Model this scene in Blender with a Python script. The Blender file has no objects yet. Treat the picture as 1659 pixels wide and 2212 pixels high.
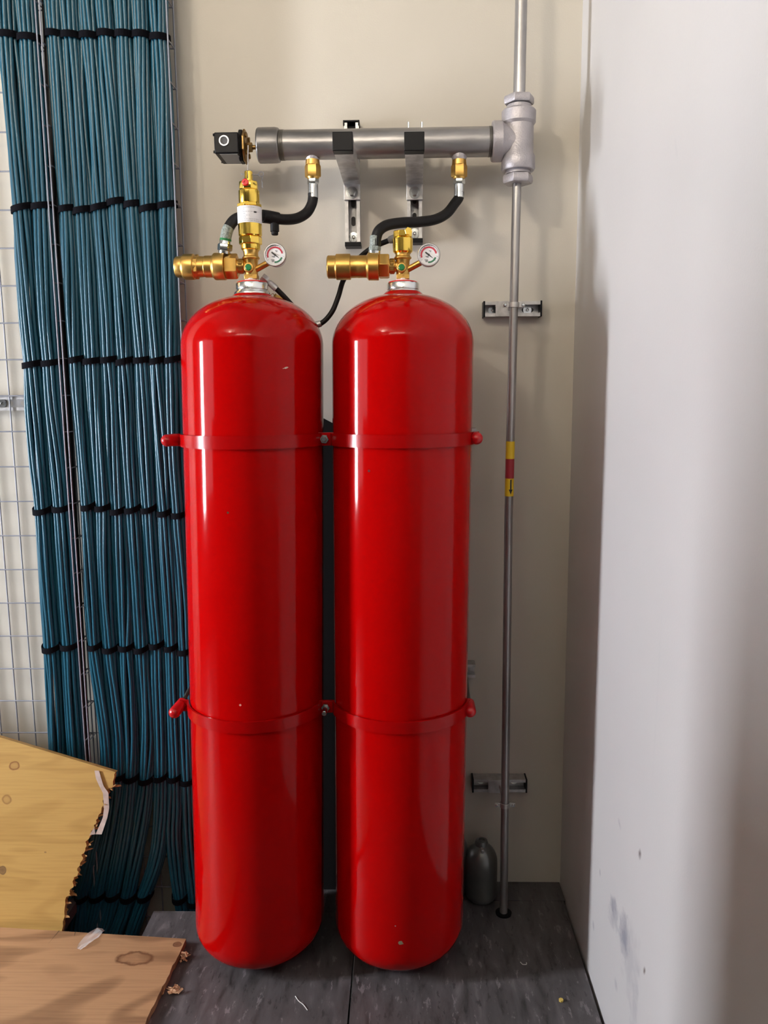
import bpy, bmesh, math, random
from math import sin, cos, pi, radians, sqrt
from mathutils import Vector, Matrix, noise

random.seed(7)
sc = bpy.context.scene
COL = sc.collection

# ------------------------------------------------------------------ camera
H, D, F, CX, CY = 1.55, 2.36, 1725.0, 829.5, 1106.0
PIT, YAW, ROL = radians(8.5), radians(1.5), radians(0.5)
Fw = Vector((-sin(YAW)*cos(PIT), cos(YAW)*cos(PIT), -sin(PIT)))
R0 = Vector((cos(YAW), sin(YAW), 0)); U0 = R0.cross(Fw)
RT = R0*cos(ROL) - U0*sin(ROL); UP = R0*sin(ROL) + U0*cos(ROL)
CAM = Vector((0, -D, H))

def ray(x, y): return Fw + RT*((x-CX)/F) + UP*((CY-y)/F)
def P(x, y, Y):
    d = ray(x, y); return CAM + d*((Y-CAM.y)/d.y)
def PZ(x, y, z=0.0):
    d = ray(x, y); return CAM + d*((z-CAM.z)/d.z)
def PX(x, y, X):
    d = ray(x, y); return CAM + d*((X-CAM.x)/d.x)

cd = bpy.data.cameras.new('camera'); cam = bpy.data.objects.new('camera', cd); COL.objects.link(cam)
cd.sensor_fit = 'VERTICAL'; cd.sensor_height = 36.0; cd.lens = 36.0*F/2212.0
cd.clip_start = 0.05; cd.clip_end = 50
M = Matrix((RT, UP, -Fw)).transposed().to_4x4(); M.translation = CAM
cam.matrix_world = M; sc.camera = cam

# ------------------------------------------------------------------ materials
def mat(name, col, rough=.5, metal=0., coat=0., bump=0., bscale=60., var=0., vscale=8., stretch=(1, 1, 1), spec=.5, emit=None, es=0, alpha=1, trans=0):
    m = bpy.data.materials.new(name); m.use_nodes = True
    nt = m.node_tree; b = nt.nodes['Principled BSDF']
    b.inputs['Base Color'].default_value = (*col, 1); b.inputs['Roughness'].default_value = rough
    b.inputs['Metallic'].default_value = metal; b.inputs['Coat Weight'].default_value = coat
    b.inputs['Coat Roughness'].default_value = .05
    b.inputs['Specular IOR Level'].default_value = spec
    b.inputs['Alpha'].default_value = alpha; b.inputs['Transmission Weight'].default_value = trans
    if emit: b.inputs['Emission Color'].default_value = (*emit, 1); b.inputs['Emission Strength'].default_value = es
    if var or bump:
        tc = nt.nodes.new('ShaderNodeTexCoord'); mp = nt.nodes.new('ShaderNodeMapping')
        nt.links.new(tc.outputs['Object'], mp.inputs[0]); mp.inputs['Scale'].default_value = stretch
    if var:
        n = nt.nodes.new('ShaderNodeTexNoise'); n.inputs['Scale'].default_value = vscale; n.inputs['Detail'].default_value = 6
        nt.links.new(mp.outputs[0], n.inputs['Vector'])
        mr = nt.nodes.new('ShaderNodeMapRange'); mr.inputs[1].default_value = .3; mr.inputs[2].default_value = .7
        mr.inputs[3].default_value = 1-var; mr.inputs[4].default_value = 1+var
        nt.links.new(n.outputs['Fac'], mr.inputs[0])
        mx = nt.nodes.new('ShaderNodeVectorMath'); mx.operation = 'SCALE'; mx.inputs[0].default_value = col
        nt.links.new(mr.outputs[0], mx.inputs['Scale']); nt.links.new(mx.outputs[0], b.inputs['Base Color'])
    if bump:
        n2 = nt.nodes.new('ShaderNodeTexNoise'); n2.inputs['Scale'].default_value = bscale; n2.inputs['Detail'].default_value = 4
        nt.links.new(mp.outputs[0], n2.inputs['Vector'])
        bp = nt.nodes.new('ShaderNodeBump'); bp.inputs['Strength'].default_value = bump; bp.inputs['Distance'].default_value = .002
        nt.links.new(n2.outputs['Fac'], bp.inputs['Height']); nt.links.new(bp.outputs[0], b.inputs['Normal'])
    return m

MT = {}
MT['red'] = mat('red_gloss_paint', (.40, .0008, .001), .10, coat=0.03, bump=.05, bscale=9, spec=.15)
MT['red_band'] = mat('red_painted_steel', (.36, .001, .0015), .2, spec=.22)
MT['red_rubber'] = mat('red_rubber', (.42, .003, .006), .28)
MT['wall'] = mat('painted_wall_beige', (.52, .485, .415), .55, bump=.12, bscale=240, var=.03, vscale=2.5)
MT['ceil'] = mat('ceiling_paint', (.75, .74, .70), .8)
MT['brass'] = mat('brass', (.66, .40, .11), .36, 1, var=.12, vscale=30)
MT['brass_bright'] = mat('polished_brass', (.95, .66, .12), .16, 1, var=.06, vscale=30)
MT['brass_dark'] = mat('dull_brass', (.30, .19, .07), .42, 1, var=.25, vscale=60)
MT['galv'] = mat('galvanised_steel', (.50, .49, .48), .42, .85, var=.22, vscale=45, bump=.15, bscale=120)
MT['pipe'] = mat('galvanised_pipe', (.36, .35, .345), .38, .8, var=.42, vscale=9, stretch=(1, 1, .25), bump=.2, bscale=90)
MT['manifold'] = mat('silver_painted_pipe', (.31, .30, .295), .36, .85, var=.45, vscale=11, stretch=(.35, 1, 1.3), bump=.2, bscale=70)
MT['cast'] = mat('silver_painted_casting', (.42, .40, .42), .42, .5, var=.10, vscale=30, bump=.5, bscale=260)
MT['zinc'] = mat('bright_zinc', (.72, .74, .73), .22, 1, var=.08, vscale=40)
MT['wire'] = mat('zinc_wire', (.26, .27, .31), .6, .25, spec=.3)
MT['darksteel'] = mat('dull_steel', (.16, .15, .13), .4, .9)
MT['rubber'] = mat('black_rubber', (.010, .009, .009), .5, bump=.2, bscale=400, spec=.22)
MT['plastic'] = mat('black_plastic', (.004, .004, .005), .38, spec=.15)
MT['plate'] = mat('grey_name_plate', (.16, .16, .16), .4, .3)
MT['rim'] = mat('gauge_rim_steel', (.34, .34, .35), .3, .9)
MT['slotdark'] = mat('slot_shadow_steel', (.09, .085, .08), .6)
MT['velcro'] = mat('black_hook_strap', (.004, .004, .006), .9, bump=.5, bscale=900, spec=.06)
MT['cable'] = mat('blue_cable_jacket', (.010, .076, .120), .32, var=.12, vscale=3, spec=.45)
MT['green'] = mat('green_cap', (.0, .16, .035), .35)
MT['redcap'] = mat('red_plug', (.65, .005, .01), .3)
MT['white'] = mat('white_dial', (.80, .79, .80), .4)
MT['black'] = mat('black_ink', (.01, .01, .01), .5)
MT['redink'] = mat('red_ink', (.5, .02, .05), .5)
MT['greenink'] = mat('green_ink', (.03, .16, .08), .5)
MT['tape'] = mat('white_thread_tape', (.78, .68, .62), .5, bump=.8, bscale=200)
MT['yellow'] = mat('yellow_tape', (.75, .50, .02), .45)
MT['redtape'] = mat('red_tape', (.32, .02, .03), .45)
MT['greygreen'] = mat('grey_sleeve', (.22, .25, .23), .4, var=.5, vscale=260)
MT['gunmetal'] = mat('grey_canister_paint', (.17, .175, .165), .32, .6, var=.15, vscale=14)
MT['chip'] = mat('raw_wood_fibre', (.50, .30, .17), .8, var=.3, vscale=150)
MT['masking'] = mat('pale_tape', (.48, .38, .33), .35, var=.15, vscale=60)
MT['film'] = mat('clear_film', (.85, .83, .82), .12, alpha=.38)
MT['glass'] = mat('clear_glass', (1, 1, 1), .03, trans=1.0)
MT['void'] = mat('bare_subfloor', (.03, .03, .03), .9)
MT['thread'] = mat('pale_thread', (.65, .65, .62), .7)
MT['crumb'] = mat('yellow_crumb', (.62, .45, .10), .7)
MT['sill'] = mat('window_frame_paint', (.6, .6, .6), .4)

def floor_mat():
    m = mat('dark_vinyl_floor', (.1, .1, .1), .42)
    nt = m.node_tree; b = nt.nodes['Principled BSDF']; N = nt.nodes.new; L = nt.links.new
    tc = N('ShaderNodeTexCoord'); mp = N('ShaderNodeMapping'); mp.inputs['Scale'].default_value = (30, 8, 10)
    L(tc.outputs['Object'], mp.inputs[0])
    n = N('ShaderNodeTexNoise'); n.inputs['Scale'].default_value = 1.0; n.inputs['Detail'].default_value = 9; n.inputs['Roughness'].default_value = .62
    n.inputs['Distortion'].default_value = .5
    L(mp.outputs[0], n.inputs['Vector'])
    r = N('ShaderNodeValToRGB'); e = r.color_ramp.elements
    e[0].position = .30; e[0].color = (.030, .028, .027, 1); e[1].position = .78; e[1].color = (.16, .145, .148, 1)
    x = r.color_ramp.elements.new(.45); x.color = (.070, .065, .066, 1)
    x = r.color_ramp.elements.new(.60); x.color = (.092, .084, .087, 1)
    L(n.outputs['Fac'], r.inputs[0])
    mp2 = N('ShaderNodeMapping'); mp2.inputs['Scale'].default_value = (46, 13, 10); mp2.inputs['Rotation'].default_value = (0, 0, .12); L(tc.outputs['Object'], mp2.inputs[0])
    n2 = N('ShaderNodeTexNoise'); n2.inputs['Scale'].default_value = 1.0; n2.inputs['Detail'].default_value = 12; n2.inputs['Roughness'].default_value = .7; L(mp2.outputs[0], n2.inputs['Vector'])
    th = N('ShaderNodeMapRange'); th.inputs[1].default_value = .585; th.inputs[2].default_value = .62; th.inputs[3].default_value = 0; th.inputs[4].default_value = .7; L(n2.outputs['Fac'], th.inputs[0])
    th2 = N('ShaderNodeMapRange'); th2.inputs[1].default_value = .41; th2.inputs[2].default_value = .385; th2.inputs[3].default_value = 0; th2.inputs[4].default_value = .7; L(n2.outputs['Fac'], th2.inputs[0])
    ma = N('ShaderNodeMix'); ma.data_type = 'RGBA'; L(th.outputs[0], ma.inputs[0]); L(r.outputs[0], ma.inputs[6]); ma.inputs[7].default_value = (.20, .175, .185, 1)
    mb_ = N('ShaderNodeMix'); mb_.data_type = 'RGBA'; L(th2.outputs[0], mb_.inputs[0]); L(ma.outputs[2], mb_.inputs[6]); mb_.inputs[7].default_value = (.030, .028, .027, 1)
    L(mb_.outputs[2], b.inputs['Base Color'])
    bp = N('ShaderNodeBump'); bp.inputs['Strength'].default_value = .15; bp.inputs['Distance'].default_value = .002
    L(n.outputs['Fac'], bp.inputs['Height']); L(bp.outputs[0], b.inputs['Normal'])
    mr = N('ShaderNodeMapRange'); mr.inputs[3].default_value = .30; mr.inputs[4].default_value = .55
    L(n.outputs['Fac'], mr.inputs[0]); L(mr.outputs[0], b.inputs['Roughness'])
    return m
MT['floor'] = floor_mat()

def wood_mat(name, base, dark, sx, sy, knots, amp=.75):
    """grain runs along object x; knots = list of (x, y, rx, ry, colour)"""
    m = mat(name, base, .5); nt = m.node_tree; b = nt.nodes['Principled BSDF']; N = nt.nodes.new; L = nt.links.new
    tc = N('ShaderNodeTexCoord')
    mp = N('ShaderNodeMapping'); mp.inputs['Scale'].default_value = (sx, sy, 1); L(tc.outputs['Object'], mp.inputs[0])
    n1 = N('ShaderNodeTexNoise'); n1.inputs['Scale'].default_value = 1.0; n1.inputs['Detail'].default_value = 2; n1.inputs['Distortion'].default_value = .6
    L(mp.outputs[0], n1.inputs['Vector'])
    w = N('ShaderNodeMath'); w.operation = 'MULTIPLY'; w.inputs[1].default_value = 46; L(n1.outputs['Fac'], w.inputs[0])
    s = N('ShaderNodeMath'); s.operation = 'SINE'; L(w.outputs[0], s.inputs[0])
    mp2 = N('ShaderNodeMapping'); mp2.inputs['Scale'].default_value = (6, 150, 1); L(tc.outputs['Object'], mp2.inputs[0])
    n2 = N('ShaderNodeTexNoise'); n2.inputs['Scale'].default_value = 1; n2.inputs['Detail'].default_value = 5; L(mp2.outputs[0], n2.inputs['Vector'])
    a = N('ShaderNodeMapRange'); a.inputs[1].default_value = -.2; a.inputs[2].default_value = 1; a.inputs[3].default_value = 0; a.inputs[4].default_value = amp
    L(s.outputs[0], a.inputs[0])
    a2 = N('ShaderNodeMapRange'); a2.inputs[1].default_value = .45; a2.inputs[2].default_value = .8; a2.inputs[3].default_value = 0; a2.inputs[4].default_value = .5
    L(n2.outputs['Fac'], a2.inputs[0])
    ad = N('ShaderNodeMath'); ad.operation = 'ADD'; ad.use_clamp = True; L(a.outputs[0], ad.inputs[0]); L(a2.outputs[0], ad.inputs[1])
    mx = N('ShaderNodeMix'); mx.data_type = 'RGBA'; mx.inputs[6].default_value = (*base, 1); mx.inputs[7].default_value = (*dark, 1)
    L(ad.outputs[0], mx.inputs[0]); cur = mx.outputs[2]
    for (kx, ky, rx, ry, kc, hollow) in knots:
        k = N('ShaderNodeMapping'); k.inputs['Location'].default_value = (-kx/rx, -ky/ry, 0); k.inputs['Scale'].default_value = (1/rx, 1/ry, 0)
        L(tc.outputs['Object'], k.inputs[0])
        ns = N('ShaderNodeTexNoise'); ns.inputs['Scale'].default_value = 40; L(tc.outputs['Object'], ns.inputs['Vector'])
        vl = N('ShaderNodeVectorMath'); vl.operation = 'LENGTH'; L(k.outputs[0], vl.inputs[0])
        nn = N('ShaderNodeMath'); nn.operation = 'MULTIPLY_ADD'; nn.inputs[1].default_value = .6; L(ns.outputs['Fac'], nn.inputs[0]); L(vl.outputs['Value'], nn.inputs[2])
        rr = N('ShaderNodeValToRGB'); e = rr.color_ramp.elements
        tab = ((0, .15), (.40, .30), (.52, .95), (.63, 0)) if hollow else ((0, .90), (.46, .72), (.55, .95), (.63, 0))
        e[0].position = tab[0][0]; e[0].color = (tab[0][1],)*3+(1,); e[1].position = tab[3][0]; e[1].color = (0, 0, 0, 1)
        for pp_, vv_ in tab[1:3]: q = e.new(pp_); q.color = (vv_,)*3+(1,)
        sc_ = N('ShaderNodeMath'); sc_.operation = 'MULTIPLY'; sc_.inputs[1].default_value = .5; L(nn.outputs[0], sc_.inputs[0])
        L(sc_.outputs[0], rr.inputs[0])
        m2 = N('ShaderNodeMix'); m2.data_type = 'RGBA'; L(rr.outputs[0], m2.inputs[0]); L(cur, m2.inputs[6]); m2.inputs[7].default_value = (*kc, 1)
        cur = m2.outputs[2]
    L(cur, b.inputs['Base Color'])
    return m

def scuff_mat(name, col, marks, seam=None):
    """painted wall (object yz plane) with scuff marks: (y, z, ry, rz, angle, strength)"""
    m = mat(name, col, .42, bump=.10, bscale=200, var=.025, vscale=2.0); nt = m.node_tree; b = nt.nodes['Principled BSDF']
    N = nt.nodes.new; L = nt.links.new
    cur = b.inputs['Base Color'].links[0].from_socket
    tc = N('ShaderNodeTexCoord')
    ns = N('ShaderNodeTexNoise'); ns.inputs['Scale'].default_value = 30; ns.inputs['Detail'].default_value = 5; L(tc.outputs['Object'], ns.inputs['Vector'])
    for (ky, kz, ry, rz, ang, st, kc) in marks:
        t = N('ShaderNodeVectorMath'); t.operation = 'SUBTRACT'; t.inputs[1].default_value = (0, ky, kz); L(tc.outputs['Object'], t.inputs[0])
        k = N('ShaderNodeMapping'); k.vector_type = 'TEXTURE'; k.inputs['Rotation'].default_value = (ang, 0, 0); k.inputs['Scale'].default_value = (1e6, ry, rz)
        L(t.outputs[0], k.inputs[0])
        vl = N('ShaderNodeVectorMath'); vl.operation = 'LENGTH'; L(k.outputs[0], vl.inputs[0])
        nn = N('ShaderNodeMath'); nn.operation = 'MULTIPLY_ADD'; nn.inputs[1].default_value = 1.4; L(ns.outputs['Fac'], nn.inputs[0]); L(vl.outputs['Value'], nn.inputs[2])
        rr = N('ShaderNodeMapRange'); rr.inputs[1].default_value = 1.5; rr.inputs[2].default_value = .9; rr.inputs[3].default_value = 0; rr.inputs[4].default_value = st
        L(nn.outputs[0], rr.inputs[0])
        m2 = N('ShaderNodeMix'); m2.data_type = 'RGBA'; L(rr.outputs[0], m2.inputs[0]); L(cur, m2.inputs[6]); m2.inputs[7].default_value = (*kc, 1)
        cur = m2.outputs[2]
    L(cur, b.inputs['Base Color'])
    return m

# ------------------------------------------------------------------ mesh helpers
class MB:
    def __init__(s): s.bm = bmesh.new()
    def box(s, a, b, M=None):
        a, b = Vector(a), Vector(b)
        vs = [s.bm.verts.new((x, y, z)) for x in (a.x, b.x) for y in (a.y, b.y) for z in (a.z, b.z)]
        for f in ((0, 1, 3, 2), (4, 6, 7, 5), (0, 4, 5, 1), (2, 3, 7, 6), (0, 2, 6, 4), (1, 5, 7, 3)):
            s.bm.faces.new([vs[i] for i in f])
        if M: bmesh.ops.transform(s.bm, matrix=M, verts=vs)
        return s
    def lathe(s, prof, p0, ax=(0, 0, 1), n=48, phase=0., cap=True, ex=None):
        """prof: list of (t along axis, r)"""
        ax = Vector(ax).normalized(); p0 = Vector(p0)
        e1 = ax.orthogonal().normalized() if ex is None else Vector(ex).normalized()
        e2 = ax.cross(e1)
        rings = []
        for t, r in prof:
            if r < 1e-6: rings.append([s.bm.verts.new(p0+ax*t)])
            else: rings.append([s.bm.verts.new(p0+ax*t+(e1*cos(phase+2*pi*i/n)+e2*sin(phase+2*pi*i/n))*r) for i in range(n)])
        for a, b in zip(rings, rings[1:]):
            for i in range(n):
                j = (i+1) % n
                if len(a) == 1 and len(b) == 1: continue
                if len(a) == 1: s.bm.faces.new((a[0], b[j], b[i]))
                elif len(b) == 1: s.bm.faces.new((a[i], a[j], b[0]))
                else: s.bm.faces.new((a[i], a[j], b[j], b[i]))
        if cap:
            if len(rings[0]) > 1: s.bm.faces.new(rings[0][::-1])
            if len(rings[-1]) > 1: s.bm.faces.new(rings[-1])
        return s
    def hex(s, p0, ax, t0, t1, r, phase=0., n=6, ch=.12, ex=None):
        c = (t1-t0)*ch
        return s.lathe([(t0, r*.94), (t0+c, r), (t1-c, r), (t1, r*.94)], p0, ax, n, phase, ex=ex)
    def tube(s, pts, r, n=10, cap=True):
        pts = [Vector(p) for p in pts]; rr = r if isinstance(r, (list, tuple)) else [r]*len(pts)
        tang = [(pts[min(i+1, len(pts)-1)]-pts[max(i-1, 0)]).normalized() for i in range(len(pts))]
        nrm = tang[0].orthogonal().normalized(); rings = []
        for i, p in enumerate(pts):
            nrm = (nrm - tang[i]*nrm.dot(tang[i])).normalized(); bi = tang[i].cross(nrm)
            rings.append([s.bm.verts.new(p+(nrm*cos(2*pi*k/n)+bi*sin(2*pi*k/n))*rr[i]) for k in range(n)])
        for a, b in zip(rings, rings[1:]):
            for i in range(n): s.bm.faces.new((a[i], a[(i+1) % n], b[(i+1) % n], b[i]))
        if cap: s.bm.faces.new(rings[0][::-1]); s.bm.faces.new(rings[-1])
        return s
    def rod(s, a, b, r, n=10): return s.tube([a, b], r, n)
    def prism(s, poly, p0, u, v, w, length):
        """polygon (list of 2d) in plane u,v at p0 extruded along w"""
        u, v, w, p0 = Vector(u), Vector(v), Vector(w), Vector(p0)
        a = [s.bm.verts.new(p0+u*x+v*y) for x, y in poly]; b = [s.bm.verts.new(p0+u*x+v*y+w*length) for x, y in poly]
        n = len(poly)
        s.bm.faces.new(a[::-1]); s.bm.faces.new(b)
        for i in range(n): s.bm.faces.new((a[i], a[(i+1) % n], b[(i+1) % n], b[i]))
        return s
    def build(s, name, m, parent=None, smooth=True, bevel=0, ang=32, origin=None):
        bmesh.ops.recalc_face_normals(s.bm, faces=s.bm.faces)
        me = bpy.data.meshes.new(name)
        if parent is not None and origin is None: origin = parent.matrix_basis.translation if parent.parent is None else None
        W = Vector((0, 0, 0))
        if parent is not None:
            W = world_of(parent)
        o = bpy.data.objects.new(name, me); COL.objects.link(o)
        if parent is None and origin is not None: W = Vector(origin); o.location = W
        if W.length > 0: bmesh.ops.translate(s.bm, vec=-W, verts=s.bm.verts)
        s.bm.to_mesh(me); s.bm.free()
        if smooth:
            for p in me.polygons: p.use_smooth = True
            me.set_sharp_from_angle(angle=radians(ang))
        me.materials.append(MT[m] if isinstance(m, str) else m)
        if bevel:
            md = o.modifiers.new('bevel', 'BEVEL'); md.width = bevel; md.segments = 2; md.limit_method = 'ANGLE'; md.angle_limit = radians(40)
        if parent is not None: o.parent = parent
        return o

def world_of(o):
    w = Vector(o.location)
    while o.parent is not None: o = o.parent; w = w+Vector(o.location)
    return w
def thing(name, loc, label, cat, group=None):
    o = bpy.data.objects.new(name, None); COL.objects.link(o); o.location = loc; o.empty_display_size = .05
    o['label'] = label; o['category'] = cat
    if group: o['group'] = group
    return o
def tag(o, label, cat, group=None):
    o['label'] = label; o['category'] = cat
    if group: o['group'] = group
    return o
def struct(o): o['kind'] = 'structure'; return o
def smoothpath(pts, n=12):
    pts = [Vector(p) for p in pts]; q = [pts[0]*2-pts[1]]+pts+[pts[-1]*2-pts[-2]]; out = []
    for i in range(1, len(q)-2):
        for k in range(n):
            t = k/n; a, b, c, d = q[i-1:i+3]
            out.append(.5*((2*b)+(c-a)*t+(2*a-5*b+4*c-d)*t*t+(3*b-a-3*c+d)*t**3))
    out.append(pts[-1]); return out
def px(Y):  # metres per pixel near depth Y
    return (P(900, 700, Y)-P(899, 700, Y)).x

# ------------------------------------------------------------------ room
LK, LS1, LS2, LC = 300, 3.0, 208, 14
XR, XL, YF, ZC, ZB = .490, -3.6, -5.6, 4.4, -.42
T = .1
struct(MB().box((XL-T, 0, ZB), (XR+T, T, ZC)).build('wall_back', 'wall', smooth=False))
DK = (.20, .20, .24); GR = (.45, .44, .44)
def rw(x, y, a, b, ang, st, c=DK):
    p = PX(x, y, XR); return (p.y, p.z, a, b, ang, st, c)
marks = [rw(1382, 1845, .016, .022, .5, .9, (.10, .08, .08)), rw(1326, 1975, .05, .07, .4, .7), rw(1348, 2020, .055, .08, .4, .75),
         rw(1362, 2080, .09, .14, .2, .28), rw(1392, 2097, .010, .018, .5, .9, (.12, .09, .08)), rw(1338, 1780, .02, .016, .4, .5),
         rw(1460, 320, .010, .04, -.5, .5, GR), rw(1420, 1500, .01, .26, .03, .32, GR), rw(1490, 1870, .02, .05, 0, .25, GR),
         rw(1296, 1885, .01, .012, 0, .6), rw(1282, 2000, .015, .02, 0, .5), rw(1370, 2180, .03, .12, .2, .25), rw(1548, 1530, .02, .09, 0, .18, GR),
         rw(1330, 2125, .02, .025, .6, .4)]
struct(MB().box((XR, YF, ZB), (XR+T, 0, ZC)).build('wall_right', scuff_mat('painted_wall_scuffed', (.50, .485, .475), marks), smooth=False))
struct(MB().box((XL, YF-T, ZB), (XR, YF, ZC)).build('wall_front', mat('far_wall_paint', (.10, .095, .09), .7), smooth=False))
struct(MB().box((XL-T, YF-T, ZC), (XR+T, T, ZC+T)).build('ceiling', mat('ceiling_grey', (.30,.295,.285), .8), smooth=False))
# left wall with two window openings
WIN = [(-2.7, -1.4, .95, 2.35), (-1.27, -.95, .85, 2.15)]
wl = MB()
ys = [YF, -2.7, -1.4, -1.27, -.95, 0]
for i in range(5):
    a, b = ys[i], ys[i+1]
    w = [w_ for w_ in WIN if abs(w_[0]-a) < 1e-4]
    if w: wl.box((XL-T, a, ZB), (XL, b, w[0][2])); wl.box((XL-T, a, w[0][3]), (XL, b, ZC))
    else: wl.box((XL-T, a, ZB), (XL, b, ZC))
struct(wl.build('wall_left', mat('left_wall_grey', (.16,.155,.15), .7), smooth=False))
for i, (a, b, z0, z1) in enumerate(WIN):
    fr = MB(); t = .03
    fr.box((XL-.03, a, z0), (XL+.015, a+t, z1)).box((XL-.03, b-t, z0), (XL+.015, b, z1)).box((XL-.03, a, z0), (XL+.015, b, z0+t)).box((XL-.03, a, z1-t), (XL+.015, b, z1))
    w = struct(fr.build('window_%d' % (i+1), 'sill', smooth=False))
    em = mat('daylit_pane_%d' % (i+1), (.8, .8, .8), .3, emit=(.90, .925, 1.0), es=(LS1, LS2)[i])
    MB().box((XL-.02, a+t, z0+t), (XL-.012, b-t, z1-t)).build('window_pane', em, w, smooth=False)
# glowing panel added behind the camera for soft fill, above an added shelf
w = struct(MB().box((-3.35, YF, 3.17), (.35, YF+.03, 3.2)).box((-3.35, YF, 4.2), (.35, YF+.03, 4.23)).box((-3.35, YF, 3.2), (-3.3, YF+.03, 4.2)).box((.3, YF, 3.2), (.35, YF+.03, 4.2)).build('window_3', 'sill', smooth=False))
MB().box((-3.3, YF+.004, 3.2), (.3, YF+.012, 4.2)).build('window_pane', mat('daylit_pane_3', (.8, .8, .8), .3, emit=(1, .89, .74), es=LC), w, smooth=False)
struct(MB().box((XL, YF, 3.09), (XR, -4.0, 3.15)).build('trim_1', 'ceil', smooth=False))  # unseen shelf added so the fill fades towards the floor
# unseen slab left of the camera, added to shade the lower right wall
struct(MB().box((-1.6, -3.2, 0), (-1.5, -1.12, 1.5)).build('wall_partition', mat('partition_grey', (.16,.155,.15), .7), smooth=False))
# ceiling luminaire: a box lamp hanging just under the ceiling, above and left of the camera
KX, KY, KZ = -2.45, -4.10, 3.95
lamp = struct(MB().box((KX-.02, KY-.02, KZ+.08), (KX+.02, KY+.02, ZC)).build('ceiling_lamp', 'sill', smooth=False))
MB().lathe([(KZ, .22), (KZ+.08, .22)], (KX, KY, 0), (0, 0, 1), 48).build('lamp_shade', mat('lamp_diffuser', (.8, .8, .8), .4, emit=(1, .88, .73), es=LK), lamp)
MB().lathe([(KZ-.44, .99), (KZ-.42, 1.0), (KZ-.42, .03), (KZ, .03)], (KX, KY, 0), (0, 0, 1), 48).build('lamp_pan', 'sill', lamp)  # wide pan added to cut the lamp's light low on the walls

# floor: raised floor tiles with gaps, and an opening under the cable tray
XE, XS, g = -.767, -.147, .0025
HF = PZ(305, 2020).y-.02
HL = -1.02
def tile(x0, x1, y0, y1):
    struct(MB().box((x0, y0, -.035), (x1, y1, 0)).build('floor', 'floor', smooth=False))
tile(XE, XS-g, -.16-.6+.045, -.16)
tile(XE, XS-g, -1.6, -.76+.045-2*g)
tile(XS+g, XR-.008, -.70, -.095-g)
tile(XS+g, XR-.008, -1.6, -.70-2*g)
tile(XS+g, XR-.003, -.095, -.001)
tile(-.62, XS-g, -.16+.002, -.001)
tile(XE, XR-.008, YF, -1.6-2*g)
tile(HL, XE-g, YF, HF); tile(XL, HL-g, YF, -.001)
struct(MB().box((XL, YF, ZB-.02), (XR, 0, ZB)).build('floor_slab', 'void', smooth=False)).name = 'floor'

# ------------------------------------------------------------------ red cylinders
YC, RC = -.30, .1785
def body_prof():
    pr = []
    zt = P(545, 638, YC).z; zs = P(545, 748, YC).z
    for i in range(0, 13):
        a = i/12*pi/2; pr.append((.095-.095*cos(a), .045+(RC-.045)*sin(a)))
    pr[0] = (0, .045)
    for i in range(0, 25):
        a = i/24*pi/2; pr.append((zs+(zt-zs)*sin(a), max(.05, RC*cos(a)**.92)))
        if RC*cos(a)**.92 < .05: break
    pr.append((zt+.004, .043))
    return pr, zt
PROF, ZT = body_prof()
def red_mat(chips):
    m = MT['red'].copy(); nt = m.node_tree; b = nt.nodes['Principled BSDF']; N = nt.nodes.new; L = nt.links.new
    tc = N('ShaderNodeTexCoord'); cur = None
    for (p, ra, c) in chips:
        t = N('ShaderNodeVectorMath'); t.operation = 'SUBTRACT'; t.inputs[1].default_value = p; L(tc.outputs['Object'], t.inputs[0])
        k = N('ShaderNodeMapping'); k.vector_type = 'TEXTURE'; k.inputs['Scale'].default_value = ra; k.inputs['Rotation'].default_value = (0, -.35, 0); L(t.outputs[0], k.inputs[0])
        ns = N('ShaderNodeTexNoise'); ns.inputs['Scale'].default_value = 160; L(tc.outputs['Object'], ns.inputs['Vector'])
        vl = N('ShaderNodeVectorMath'); vl.operation = 'LENGTH'; L(k.outputs[0], vl.inputs[0])
        nn = N('ShaderNodeMath'); nn.operation = 'MULTIPLY_ADD'; nn.inputs[1].default_value = 1.2; L(ns.outputs['Fac'], nn.inputs[0]); L(vl.outputs['Value'], nn.inputs[2])
        lt = N('ShaderNodeMath'); lt.operation = 'LESS_THAN'; lt.inputs[1].default_value = 1.5; L(nn.outputs[0], lt.inputs[0])
        m2 = N('ShaderNodeMix'); m2.data_type = 'RGBA'; L(lt.outputs[0], m2.inputs[0])
        if cur: L(cur, m2.inputs[6])
        else: m2.inputs[6].default_value = b.inputs['Base Color'].default_value
        m2.inputs[7].default_value = (*c, 1); cur = m2.outputs[2]
    L(cur, b.inputs['Base Color']); return m

def on_cyl(x, y, ax0):
    """point on the front of the cylinder whose axis is at X=ax0, along the ray of a pixel"""
    d = ray(x, y); ox, oy = CAM.x-ax0, CAM.y-YC
    A = d.x*d.x+d.y*d.y; B = 2*(ox*d.x+oy*d.y); Cc = ox*ox+oy*oy-RC*RC
    s = B*B-4*A*Cc
    t = (-B-sqrt(max(s, 0)))/(2*A); return CAM+d*t

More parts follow.
